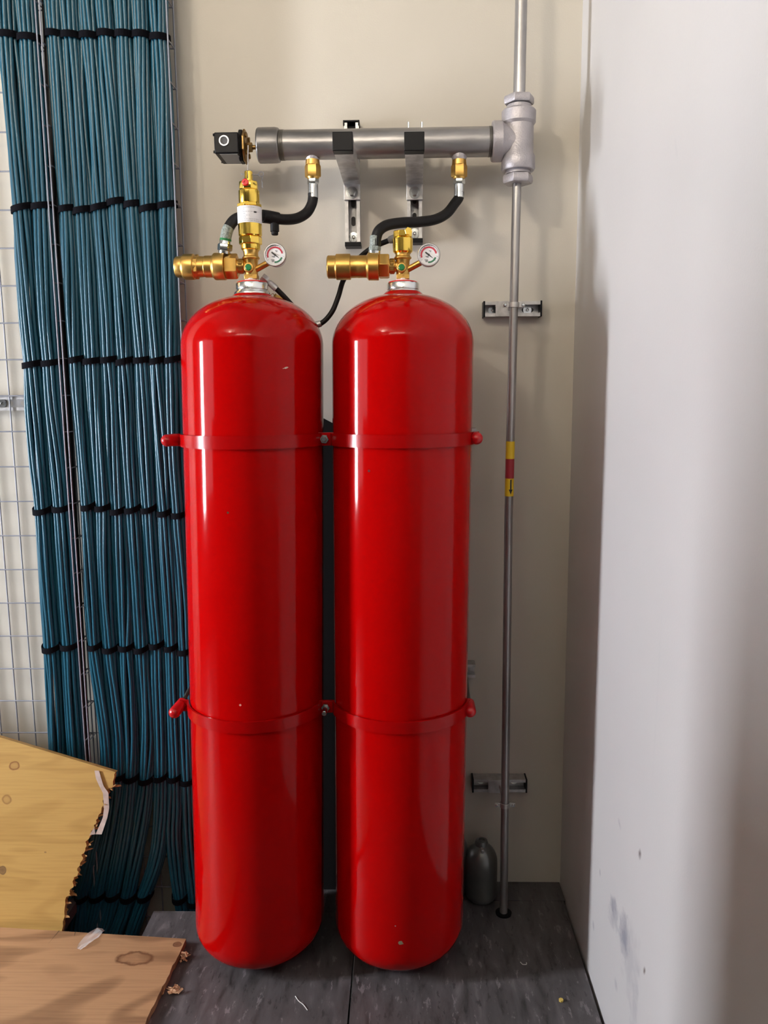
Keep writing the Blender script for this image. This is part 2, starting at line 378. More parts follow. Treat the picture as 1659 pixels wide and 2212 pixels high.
def make_gauge(parent, c, r):
    """dial gauge facing the room"""
    n = (Vector((.0, -1, 0.05))).normalized()
    gg = MB().lathe([(-.020, r*.55), (-.018, r*.9), (0, r*.97), (.004, r), (.009, r), (.011, r*.95), (.011, r*.86), (.006, r*.84), (.006, 0)], c, n, 48, ex=(1, 0, 0)).build('pressure_gauge', 'rim', parent)
    f = c+n*.0065
    MB().lathe([(0, r*.85), (.0003, r*.85), (.0003, 0)], f, n, 48).build('dial', 'white', gg)
    X = Vector((1, 0, 0)); Z = n.cross(X)
    if Z.z < 0: Z = -Z
    def arc(a0, a1, r0, r1, nm, m, off=.0008):
        b = MB(); k = 20; vs = []
        for i in range(k+1):
            a = radians(a0+(a1-a0)*i/k)
            q = f+n*off+(X*cos(a)+Z*sin(a))*r*r0; w = f+n*off+(X*cos(a)+Z*sin(a))*r*r1
            vs.append((b.bm.verts.new(q), b.bm.verts.new(w)))
        for a, c_ in zip(vs, vs[1:]): b.bm.faces.new((a[0], a[1], c_[1], c_[0]))
        return b.build(nm, m, gg)
    arc(200, 10, .58, .72, 'scale_arc', 'redink'); arc(-20, -95, .55, .70, 'scale_arc', 'greenink')
    nd = MB()
    a = radians(-38); d1 = X*cos(a)+Z*sin(a); d2 = Vector(d1).cross(n)
    c0 = f+n*.0015
    pts = [c0+d1*r*.6, c0+d2*r*.07-d1*r*.1, c0-d1*r*.38+d2*r*.06, c0-d1*r*.38-d2*r*.06, c0-d2*r*.07-d1*r*.1]
    nd.bm.faces.new([nd.bm.verts.new(p) for p in pts]); nd.lathe([(0, r*.09), (.001, r*.09)], c0, n, 14)
    nd.build('needle', 'black', gg)
    tx = MB()
    for (u, v, w) in ((-.15, -.12, .28), (-.1, -.2, .2), (-.22, -.42, .3), (-.18, -.5, .22), (-.2, -.58, .2), (.12, .35, .22), (.15, .27, .12)):
        q = f+n*.0006+X*u*r+Z*v*r; h_ = .022*r
        tx.bm.faces.new([tx.bm.verts.new(p) for p in (q-X*w*r/2-Z*h_, q+X*w*r/2-Z*h_, q+X*w*r/2+Z*h_, q-X*w*r/2+Z*h_)])
    for i in range(9):
        a = radians(215-i*32); dd = X*cos(a)+Z*sin(a); e = dd.cross(n)*r*.012
        tx.bm.faces.new([tx.bm.verts.new(p) for p in (f+n*.0007+dd*r*.68-e, f+n*.0007+dd*r*.68+e, f+n*.0007+dd*r*.8+e, f+n*.0007+dd*r*.8-e)])
    tx.build('dial_markings', 'black', gg)
    # cover glass omitted thickness-wise: thin polished ring lip only
    return gg

def profile_px(rows, xa, Y):
    """rows: (y px, half width px) -> lathe profile in world z and radius, bottom first"""
    k = px(Y); out = []
    for y, hw in rows: out.append((P(xa, y, Y).z, hw*k))
    return out

def outlet(parent, rows, yc, Y, hexes, name='check_valve', m='brass'):
    """horizontal turned body to the left of the valve. rows: (x px, half px)"""
    k = px(Y); b = MB(); c = P(rows[0][0], yc, Y)
    prof = [((P(x, yc, Y).x-c.x), hw*k) for x, hw in rows]
    b.lathe(prof, c, (1, 0, 0), 48)
    for x0, x1, hw, ph in hexes:
        b.hex(Vector((0, c.y, c.z)), (1, 0, 0), P(x0, yc, Y).x, P(x1, yc, Y).x, hw*k, phase=ph, ex=(0, 0, 1))
    return b.build(name, m, parent, bevel=.0006)

def make_cylinder(xa, xb, label, kind):
    """xa = X of the axis at the neck, xb = X at the foot (the pair splay slightly at the foot)"""
    root = thing('gas_cylinder', (xb, YC, 0), label, 'gas cylinder', None)
    ln = (xa-xb)/ZT
    bd = MB().lathe(PROF, (xb, YC, 0), (0, 0, 1), 128)
    for v in bd.bm.verts: v.co.x += ln*v.co.z
    if kind == 0: chips = [((618, 795), (.0085, .02, .0022), (.62, .50, .42)), ((492, 1108), (.003, .02, .003), (.10, .05, .03)), ((519, 1523), (.003, .02, .003), (.7, .3, .25))]
    else: chips = [((865, 2037), (.0075, .03, .006), (.30, .26, .16)), ((797, 1018), (.003, .02, .003), (.10, .03, .03)), ((854, 2000), (.002, .02, .002), (.4, .3, .3))]
    cs = []
    for (q, ra, c) in chips:
        w = on_cyl(q[0], q[1], xb+ln*1.0); cs.append((tuple(w-Vector((xb, YC, 0))), ra, c))
    bd.build('cylinder_body', red_mat(cs), root, ang=50)
    c = Vector((xa, YC, 0)); k = px(YC)
    xp = 545 if kind == 0 else 870.5
    z = lambda y: P(xp, y, YC).z
    MB().lathe([(z(650), 38*k), (z(646), 39*k), (z(634), 39*k), (z(631.5), 37.5*k), (z(631), 34.5*k), (z(627), 33*k), (z(626), 34.5*k), (z(614), 34.5*k), (z(611.5), 33*k), (z(611.5), 15*k)], c, (0, 0, 1), 64).build('neck_collar', 'zinc', root)
    MB().lathe([(z(612), 32*k), (z(609.5), 31*k), (z(608), 26*k), (z(607.5), 12*k)], c, (0, 0, 1), 48).build('neck_seal', 'redcap', root)
    MB().lathe([(z(609), 17*k), (z(606), 15*k), (z(602), 14*k)], c, (0, 0, 1), 24).build('thread_tape', 'tape', root)
    # valve body
    v = MB()
    v.box((xa-13.5*k, YC-13.5*k, z(604)), (xa+13.5*k, YC+13.5*k, z(594)))
    v.lathe([(z(598), 14*k), (z(566), 14.5*k), (z(561), 16*k), (z(559), 18.5*k), (z(556), 18.5*k), (z(554), 16*k), (z(546), 15.5*k), (z(541), 18*k), (z(538), 18*k)], c, (0, 0, 1), 40)
    # arm to the gauge, boss for the test plug, and outlet neck
    gx = 595 if kind == 0 else 926
    gc = P(gx, 552, YC-.030)
    v.rod(Vector((xa+4*k, YC-.002, z(586))), gc+Vector((-.012, .016, -.010)), 6.5*k, 16)
    v.rod(gc+Vector((-.014, .016, -.012)), gc+Vector((-.004, .016, -.004)), 8.5*k, 6)
    bx = P(xp-1 if kind else 541, 580, YC-14*k)
    v.lathe([(-.004, 10.5*k), (.010, 10.5*k), (.0115, 9*k)], Vector((xa-.003, YC-14*k+.004, z(580.5))), (0, -1, 0), 28)
    v.lathe([(0, 10*k), (.03, 10*k)], Vector((xa-22*k, YC, z(577))), (1, 0, 0), 24)
    vb = v.build('valve_body', 'brass', root, bevel=.0008)
    MB().lathe([(0, 6.6*k), (.003, 6.6*k), (.004, 5.4*k), (.004, 0)], Vector((xa-.003, YC-14*k-.0072, z(580.5))), (0, -1, 0), 28).build('test_plug', 'green', vb)
    make_gauge(root, gc, 24*k)
    return root, c, z, k

XA0, XB0, XA1, XB1 = P(545, 640, YC).x, -.4155, P(870.5, 640, YC).x, -.022
# --- left cylinder
ra, ca, za, ka = make_cylinder(XA0, XB0, 'red gas cylinder on the left, topped by the tall gold actuator with a white label', 0)
outlet(ra, [(380, 12), (380, 20), (383, 22), (395, 23), (398, 26), (400, 27), (420, 27), (421, 24), (431, 22), (443, 21.5), (444, 23), (460, 23), (463, 27), (466, 28.5), (487, 28.5), (488, 20), (516, 14.5), (528, 14), (530, 10), (536, 10)], 577, YC,
       [(422, 430, 26, 0), (488, 514, 27, .0), (516, 526, 16, .2)])
a = MB(); c = ca
a.lathe([(za(541), 18*ka), (za(539), 20.5*ka), (za(529), 21*ka)], c, (0, 0, 1), 40)
a.hex(c, (0, 0, 1), za(529), za(512), 24.5*ka, n=8, phase=.2)
a.lathe([(za(512), 23*ka), (za(509), 25*ka), (za(449), 25.2*ka), (za(448), 22*ka)], c, (0, 0, 1), 48)
a.hex(c, (0, 0, 1), za(448), za(440), 25.5*ka, phase=.5)
a.lathe([(za(441), 21*ka), (za(438), 22*ka), (za(413), 22*ka), (za(411), 20*ka)], c, (0, 0, 1), 48)
a.hex(c, (0, 0, 1), za(411), za(393), 20.5*ka, n=8, phase=.39)
a.lathe([(za(393), 8.5*ka), (za(371), 8.5*ka), (za(370), 7.5*ka)], c, (0, 0, 1), 24)
act = a.build('actuator', 'brass_bright', ra, bevel=.0006)
lb = MB(); n = 40
for zz in ((za(485), za(449)),):
    lb.lathe([(zz[0], 25.6*ka), (zz[1], 25.8*ka)], c, (0, 0, 1), 64, cap=False)
lab = lb.build('label', 'white', act)
tx = MB(); rr = 26.1*ka
def strip(mb, a0, a1, z0, z1, r=rr, cc=None):
    cc = cc or c; kk = max(2, int(abs(a1-a0)/6)); vs = []
    for i in range(kk+1):
        t = radians(a0+(a1-a0)*i/kk-90)
        vs.append((mb.bm.verts.new((cc.x+r*cos(t), cc.y+r*sin(t), z0)), mb.bm.verts.new((cc.x+r*cos(t), cc.y+r*sin(t), z1))))
    for p, q in zip(vs, vs[1:]): mb.bm.faces.new((p[0], q[0], q[1], p[1]))
for y, a0, a1 in ((453, -55, 40), (457, -60, -15), (459.5, -60, -20), (462, -60, 60), (466, -60, -8), (470, -60, 10), (474, -60, -5), (478, -55, 55), (481.5, -58, 58)):
    q = a0
    while q < a1:
        w = random.uniform(5, 14); strip(tx, q, min(q+w, a1), za(y+.35), za(y-.35)); q += w+random.uniform(1.5, 4)
tx.build('label_print', mat('grey_ink', (.30, .30, .33), .5), lab)
tx = MB(); strip(tx, 30, 44, za(464.5), za(461)); tx.build('label_mark', 'black', lab)
# actuator details
MB().lathe([(0, 7*ka), (.004, 7*ka), (.0055, 5.5*ka), (.0055, 3*ka), (.003, 2.6*ka), (.003, 0)], Vector((c.x-3*ka, YC-19*ka, za(399))), (0, -1, 0), 28).build('actuator_plug', 'redcap', act)
MB().box((c.x-1.2*ka, YC-9*ka, za(388)), (c.x+.8*ka, YC-8.3*ka, za(371))).build('pin_slot', 'black', act, smooth=False)
pn = MB(); zp = za(376.5)
pn.rod((c.x-13*ka, YC-.0, zp+.001), (c.x+23*ka, YC-.0, zp-.0015), .0011, 8)
ring = [Vector((c.x+(27+5.5*cos(t))*ka, YC+.003*sin(t), zp+5.5*ka*sin(t))) for t in [i/20*2*pi for i in range(21)]]
pn.tube(ring, .0009, 6)
pn.tube(smoothpath([(c.x+28*ka, YC, zp-5*ka), (c.x+30*ka, YC, zp-9*ka), (c.x+27.5*ka, YC, zp-13*ka), (c.x+29*ka, YC, zp-17*ka)], 5), .0009, 6)
pn.rod((c.x-13*ka, YC, zp-.001), (c.x-15.5*ka, YC, zp+.003), .001, 6)
pn.box((c.x+27.5*ka, YC-.001, zp-28*ka), (c.x+30*ka, YC+.001, zp-17*ka))
pn.build('safety_pin', 'wire', act)

# --- right cylinder
rb, cb, zb, kb = make_cylinder(XA1, XB1, 'red gas cylinder on the right, topped by the short gold valve without a label', 1)
outlet(rb, [(707, 14), (707, 21), (709, 24), (725, 24), (727, 27), (757, 27), (758, 23.5), (772, 23), (773, 23.5), (792, 23.5), (796, 29), (818, 29), (819, 20), (842, 14.5), (853, 14.5), (854, 10), (862, 10)], 577, YC,
       [(819, 841, 27, .5), (842, 852, 16.5, .2)])
a = MB(); c = cb
a.lathe([(zb(541), 17*kb), (zb(548), 17*kb), (zb(544), 21*kb), (zb(516), 21.5*kb), (zb(514), 19*kb)], c, (0, 0, 1), 44)
a.hex(c, (0, 0, 1), zb(514), zb(499.5), 21*kb, n=8, phase=.39)
ac2 = a.build('valve_cap', 'brass_bright', rb, bevel=.0006)
MB().hex(Vector((c.x+11*kb, YC-19*kb, zb(504))), (.3, -1, 0), 0, .006, 8.5*kb).build('plug', 'brass_bright', ac2)

# ------------------------------------------------------------------ manifold
YM = -.14; km = px(YM)
zm = P(830, 310, YM).z
mc = P(580, 313, YM)
mf = thing('manifold_pipe', (P(830, 310, YM).x, YM, zm), 'horizontal grey manifold pipe above the red cylinders, joining a tee at the right', 'pipe')
X = lambda x, y=310, Y=YM: P(x, y, Y).x
A = Vector((0, YM, zm))
pr = [(X(600), 28.5*km), (X(611), 29.5*km), (X(1058), 29.5*km), (X(1068), 28*km)]
MB().lathe(pr, A, (1, 0, 0), 64).build('pipe', 'manifold', mf)
for x0 in (604, 1055):
    thr = MB()
    for i in range(5): thr.lathe([(X(x0+i*2.2), 29.5*km), (X(x0+i*2.2+.7), 30.4*km), (X(x0+i*2.2+1.5), 29.5*km)], A, (1, 0, 0), 48)
    thr.build('pipe_thread', 'darksteel', mf)
MB().lathe([(X(557), 33*km), (X(560), 35*km), (X(596), 35*km), (X(603), 33.5*km), (X(605), 30*km)], A, (1, 0, 0), 64).build('end_cap', 'manifold', mf, bevel=.001)
# outlets below, brass adaptors
def drop(xp, y0, label):
    t0 = P(xp, 335, YM); c = Vector((t0.x, YM, 0)); zz = lambda y: P(xp, y, YM).z
    ad = MB().lathe([(zz(347), 14*km), (zz(340), 16*km), (zz(333), 16*km), (zz(328), 11*km)], c, (0, 0, 1), 32).build('weld_boss', 'cast', mf)
    b = MB().lathe([(zz(346), 14.5*km), (zz(357), 15.5*km), (zz(358), 13*km), (zz(382), 14*km), (zz(387), 12*km)][::-1], c, (0, 0, 1), 32)
    b.hex(c, (0, 0, 1), zz(383), zz(357), 17*km, phase=.25)
    b.build('brass_adaptor', 'brass', mf)
    return c, zz
d0, zd0 = drop(675, 335, 0); d1, zd1 = drop(992, 335, 0)
# tee
txp = 1120; tc0 = P(txp, 300, YM); kt = km
tzz = lambda y: P(txp, y, YM).z
tc = Vector((tc0.x, YM, 0))
te = MB()
te.lathe([(tzz(370), 33*km), (tzz(366), 35*km), (tzz(340), 35*km), (tzz(332), 31*km), (tzz(272), 31*km), (tzz(266), 35*km), (tzz(242), 35.5*km), (tzz(238), 33*km)], tc, (0, 0, 1), 64)
te.lathe([(X(1062), 38*km), (X(1065), 40*km), (X(1083), 40*km), (X(1088), 35*km), (X(1104), 30*km), (tc.x, 29*km)], A, (1, 0, 0), 64)
te.build('tee_fitting', 'cast', mf, bevel=.001)
for (y0, y1, y2, y3) in ((243, 228, 226, 208), (366, 377, 378, 397)):
    b = MB(); lo, hi = sorted((tzz(y0), tzz(y1))); b.lathe([(lo, 27*km), (hi, 25*km)], tc, (0, 0, 1), 40)
    lo, hi = sorted((tzz(y2), tzz(y3))); b.hex(tc, (0, 0, 1), lo, hi, 32*km, phase=.1, ch=.22, ex=(1, 0, 0))
    b.build('reducer_bushing', 'cast', mf, bevel=.001)
# riser above the tee
zt_ = tzz(209)
rs = MB().tube([(tc.x, YM, zt_-.01), (tc.x+.002, YM, zt_+.3), (tc.x+.004, YM, ZC)], 12.4*km, 32)
tag(rs.build('riser_pipe', 'pipe', origin=(tc.x, YM, zt_)), 'thick worn grey pipe rising from the top of the tee to the ceiling', 'pipe')
# thin pipe to the floor
zl = tzz(396)
pxs = P(1116.5, 400, YM); pbt = Vector((.291, -.158, 0))
dp = thing('drop_pipe', (pbt.x, pbt.y, 0), 'thin grey steel pipe dropping from the tee down into the floor', 'pipe')
MB().tube([Vector((pxs.x, YM, zl+.01)), Vector((.2905, YM-.004, 1.2)), Vector((pbt.x, pbt.y, 0)), Vector((pbt.x, pbt.y-.001, -.2))], 9.3*km, 32).build('pipe', 'pipe', dp)
def pipe_at(z):
    p0 = Vector((pxs.x, YM, zl)); p1 = Vector((.2905, YM-.004, 1.2))
    if z > 1.2: t = (z-1.2)/(p0.z-1.2); q = p1.lerp(p0, t)
    else: q = pbt.lerp(p1, z/1.2)
    return Vector((q.x, q.y, z))
def band(y0, y1, m, nm):
    z0 = P(1101, y1, YM).z; z1 = P(1101, y0, YM).z; q0, q1 = pipe_at(z0), pipe_at(z1)
    return MB().lathe([(0, 9.7*km), ((q1-q0).length, 9.7*km)], q0, (q1-q0), 40, cap=False).build(nm, m, dp)
band(953, 991, 'yellow', 'yellow_tape_band'); band(990, 1033, 'redtape', 'red_tape_band'); yb = band(1032, 1071, 'yellow', 'yellow_tape_band')
ar = MB(); q = pipe_at(P(1101, 1050, YM).z); r = 9.95*km
zA = P(1101, 1035, YM).z; zB = P(1101, 1056, YM).z; zC = P(1101, 1067, YM).z
strip(ar, -8+10, 12+10, zB, zA, r, q)
vs = []
for (aa, z_) in ((-24+10, zB), (28+10, zB), (2+10, zC)):
    t = radians(aa-90); vs.append(ar.bm.verts.new((q.x+r*1.02*cos(t), q.y+r*1.02*sin(t), z_)))
mid = ar.bm.verts.new((q.x+r*1.06*cos(radians(12-90)), q.y+r*1.06*sin(radians(12-90)), zB))
ar.bm.faces.new((vs[0], mid, vs[2])); ar.bm.faces.new((mid, vs[1], vs[2]))
ar.build('flow_arrow', 'black', yb)
# floor grommet
tag(MB().lathe([(0.0, .024), (.004, .024), (.005, .021), (.005, .0125)], (pbt.x, pbt.y, 0), (0, 0, 1), 32).build('pipe_collar', 'plastic', origin=(pbt.x, pbt.y, 0)),
    'small black ring on the floor around the foot of the thin pipe', 'pipe collar')

# pressure switch left of the manifold
sw = thing('pressure_switch', (X(520), YM, zm), 'black square pressure switch with brass flange at the left end of the manifold', 'pressure switch')
ks = px(YM-.02)
x0, x1 = P(467, 310, YM-.03).x, P(519, 310, YM-.03).x
zs0, zs1 = P(490, 331, YM-.055).z, P(490, 285, YM-.055).z
hb = MB().box((x0, YM-.055, zs0), (x1, YM+.045, zs1)).build('switch_housing', 'plastic', sw, bevel=.003)
for yy in (YM-.05, YM+.04):
    for zz in (zs0+.005, zs1-.005): MB().lathe([(-.003, .0035), (.001, .0035)], (x0, yy, zz), (1, 0, 0), 10).build('cover_screw', 'plastic', sw)
gc = P(484, 304, YM-.0555)
MB().lathe([(0, .0135), (.0025, .0130), (.0025, .0098), (.0008, .0095)], gc, (0, -1, 0), 36, cap=False).build('cable_entry', 'rim', sw)
MB().lathe([(0, .0095), (.0008, .0095), (.0008, 0)], gc, (0, -1, 0), 30).build('entry_plug', mat('grey_plug', (.07, .07, .075), .6), sw)
MB().box((x0+.013, YM-.05, zs0-.0015), (x1-.004, YM+.035, zs0+.0005)).build('name_plate', 'plate', sw, smooth=False)
kf = ks
fl = MB().hex(Vector((0, YM, zm-.003)), (1, 0, 0), P(518, 310, YM).x, P(527, 310, YM).x, 34*kf, n=8, phase=pi/8, ex=(0, 0, 1)).build('flange', 'plastic', sw, bevel=.001)
MB().hex(Vector((0, YM, zm-.003)), (1, 0, 0), P(527.5, 310, YM).x, P(533, 310, YM).x, 35*kf, n=8, phase=pi/8, ex=(0, 0, 1)).build('brass_flange', 'brass_dark', sw, bevel=.001)
for i in range(4):
    t = pi/4+i*pi/2; MB().hex(Vector((0, YM+24*kf*cos(t), zm+24*kf*sin(t))), (1, 0, 0), P(533, 310, YM).x, P(537, 310, YM).x, 5*kf).build('flange_bolt', 'brass_dark', sw)
st = MB().hex(Vector((0, YM, zm-.004)), (1, 0, 0), P(533, 310, YM).x, P(545, 310, YM).x, 9.5*kf)
st.lathe([(P(545, 310, YM).x, 4.5*kf), (P(558, 310, YM).x, 4.5*kf)], Vector((0, YM, zm-.004)), (1, 0, 0), 20)
st.build('threaded_stem', 'brass_dark', sw)
# thin rod between actuator and switch
q0 = Vector((ca.x-.001, YC, za(371))); q1 = P(536, 314, YC)
tag(MB().tube([q0-Vector((0, 0, .015)), q0, q1], .0012, 8).build('trip_wire', 'galv', origin=q0), 'thin upright steel wire standing on top of the gold actuator', 'wire')

# ------------------------------------------------------------------ hoses
def hose(name, label, start, path, end, r, rf):
    pass
def hexat(mb, p, ax, t0, t1, r, ph=0, **k): return mb.hex(Vector(p), ax, t0, t1, r, phase=ph, **k)
# left discharge hose: from outlet (487,545) to manifold adaptor (675,390)
h = thing('discharge_hose', tuple(P(487, 545, YC)), 'thick black hose from the left valve, with a black tee stub, rising to the manifold', 'hose')
pts = [P(486, 535, YC), P(488, 512, YC), P(494, 492, YC+.004), P(510, 473, YC+.015), P(540, 466, YC+.045), P(575, 468, -.205), P(610, 474, -.19), P(640, 472, -.165), P(662, 460, -.15), P(673, 442, YM-.003), P(676, 428, YM), P(676, 418, YM)]
hp = smoothpath(pts, 10)
MB().tube(hp, .0135, 24).build('hose_tube', 'rubber', h)
i0 = min(range(len(hp)), key=lambda i: (hp[i]-P(488, 515, YC)).length); i1 = min(range(len(hp)), key=lambda i: (hp[i]-P(493, 494, YC+.004)).length)
MB().tube(hp[i0-1:i1+2], .0139, 24).build('printed_sleeve', 'greygreen', h)
MB().tube(hp[i0-3:i0], .0146, 24).build('green_ring', 'green', h)
i0 = min(range(len(hp)), key=lambda i: (hp[i]-P(560, 467, -.215)).length); i1 = min(range(len(hp)), key=lambda i: (hp[i]-P(604, 474, -.192)).length)
seg = hp[i0:i1+1]
t = MB().tube([*seg], [.0145, .0165]+[.0165]*(len(seg)-3)+[.0155], 24)
sp = P(593, 480, -.195); zq = P(593, 508, -.195).z
t.lathe([(zq+.0, .0075), (zq+.002, .009), (zq+.008, .009), (zq+.009, .0115), (zq+.04, .0115)], Vector((sp.x, sp.y, 0)), (0, 0, 1), 24)
t.build('hose_tee', 'rubber', h)
f = MB(); ax = (hp[3]-hp[0]).normalized()
b0 = P(485, 549, YC)
f.lathe([(0, .0145), (.006, .0155), (.008, .014)], b0, ax, 32)
f.hex(b0, ax, .008, .024, .0185, phase=.3); f.lathe([(.024, .0145), (.027, .0138), (.034, .0138)], b0, ax, 32)
f.build('hose_nut', 'zinc', h)
def crimp(zz, c, k, nm='crimp_fitting'):
    b = MB(); b.hex(Vector((c.x, YM, 0)), (0, 0, 1), zz(398), zz(385), 12.5*k, phase=.2)
    b.lathe([(zz(389), 9*k), (zz(382), 9*k)], Vector((c.x, YM, 0)), (0, 0, 1), 24)
    b.lathe([(zz(428), 10*k), (zz(427), 11*k), (zz(399), 11*k), (zz(397), 9*k)], Vector((c.x, YM, 0)), (0, 0, 1), 12)
    return b
crimp(zd0, d0, km).build('crimp_fitting', 'zinc', h)
# right discharge hose
h = thing('discharge_hose', tuple(P(812, 545, YC)), 'plain thick black hose from the right valve curving up to the manifold', 'hose')
pts = [P(811, 532, YC), P(813, 512, YC), P(820, 497, YC+.004), P(838, 486, -.28), P(870, 481, -.25), P(905, 479.5, -.22), P(940, 474, -.19), P(965, 461, -.165), P(982, 440, YM-.006), P(990, 425, YM), P(992, 415, YM)]
pts[-2] = P(991, 427, YM); pts[-1] = P(992, 415, YM)
hp = smoothpath(pts, 10)
MB().tube(hp, .0132, 24).build('hose_tube', 'rubber', h)
f = MB(); b0 = P(809, 552, YC); ax = Vector((.06, 0, 1)).normalized()
f.lathe([(0, .0155), (.010, .0160), (.012, .0135)], b0, ax, 32); f.build('hose_nut', 'zinc', h)
f = MB(); f.hex(b0, ax, .012, .022, .0150, phase=.3); f.lathe([(.022, .0135), (.045, .0140), (.047, .0128)], b0, ax, 12)
f.build('crimp_fitting', 'greygreen', h)
crimp(zd1, d1, km).build('crimp_fitting', 'zinc', h)
# pilot hose, thin
h = thing('pilot_hose', tuple(P(572, 600, YC)), 'thin black hose sagging between the two cylinders, linking both valves', 'hose')
pts = [P(594, 621, -.275), P(615, 642, -.265), P(640, 669, -.25), P(665, 692, -.24), P(682, 701, -.24), P(700, 694, -.24), P(718, 672, -.24), P(731, 640, -.235), P(742, 605, -.23), P(765, 570, -.225), P(790, 545, -.235), P(815, 530, -.26), P(846, 517, -.275)]
hp = smoothpath(pts, 8)
MB().tube(hp, .0066, 18).build('hose_tube', 'rubber', h)
ic = min(range(len(hp)), key=lambda i: (hp[i]-P(684, 701, -.24)).length)
MB().tube(hp[ic-4:ic+5], .0085, 18).build('ferrule', 'galv', h)
f = MB(); p0 = P(563, 595, -.285); p1 = P(597, 624, -.275); ax = (p1-p0).normalized(); Lh = (p1-p0).length
f.hex(p0, ax, .004, .021, .0115, phase=.2); f.lathe([(.02, .005), (.026, .0055), (.0265, .0078), (Lh, .0086)], p0, ax, 12); f.build('hose_nut', 'galv', h)
f = MB(); p0 = P(846, 517, -.275); f.lathe([(-.008, .0075), (-.004, .0095), (.012, .0095)], p0, (hp[-1]-hp[-4]).normalized(), 20); f.build('end_ferrule', mat('grey_ferrule', (.25, .25, .26), .5), h)
# brass cap behind the hose, on a wire
bc = P(601, 652, -.24)
t = thing('hanging_cap', tuple(bc), 'small gold cap hanging on a thin wire behind the left cylinder neck', 'cap')
MB().hex(bc+Vector((-.008, 0, .009)), Vector((1, 0, -.35)), -.004, .018, .0105).lathe([(.016, .012), (.026, .011)], bc+Vector((-.008, 0, .009)), Vector((1, 0, -.35)), 24).build('cap_body', 'brass', t)
MB().tube(smoothpath([P(580, 628, -.25), P(585, 636, -.25), P(590, 634, -.25), P(592, 641, -.25), P(589, 648, -.25), P(596, 651, -.25)], 6), .0007, 6).tube(smoothpath([P(592, 641, -.25), P(596, 634, -.25), P(595, 643, -.25), P(600, 648, -.245)], 6), .0007, 6).build('wire', 'brass_dark', t)

# ------------------------------------------------------------------ strut channels and brackets
def channel_poly(w=.041, d=.041, t=.0028, lip=.009):
    """C section: x across width, y out from the wall (0 = wall); mouth faces out"""
    a = w/2
    return [(-a, 0), (a, 0), (a, d), (a-lip, d), (a-lip, d-.007), (a-lip+t, d-.007), (a-lip+t, d-t), (a-t, d-t), (a-t, t), (-a+t, t), (-a+t, d-t), (-a+lip-t, d-t), (-a+lip-t, d-.007), (-a+lip, d-.007), (-a+lip, d), (-a, d)]
def channel(p0, w_dir, length, u_dir, depth=.041):
    return MB().prism(channel_poly(d=depth), p0, u_dir, (0, -1, 0), w_dir, length)
def slot(mb, c, u, w, y, L=.026, wd=.012):
    k = 8; pts = []
    c = Vector(c); u = Vector(u); w = Vector(w)
    for i in range(k+1):
        a_ = -pi/2+pi*i/k; pts.append(c+w*(L/2-wd/2+wd/2*cos(a_))+u*(wd/2*sin(a_)))
    for i in range(k+1):
        a_ = pi/2+pi*i/k; pts.append(c+w*(-L/2+wd/2+wd/2*cos(a_))+u*(wd/2*sin(a_)))
    vs = [mb.bm.verts.new((p.x, y, p.z)) for p in pts]; mb.bm.faces.new(vs)
def washer_bolt(mb, c, r=.0135, n=(0, -1, 0)):
    mb.lathe([(0, r), (.0018, r), (.002, r*.35), (.006, r*.34), (.0065, r*.2), (.004, r*.16)], c, n, 28)

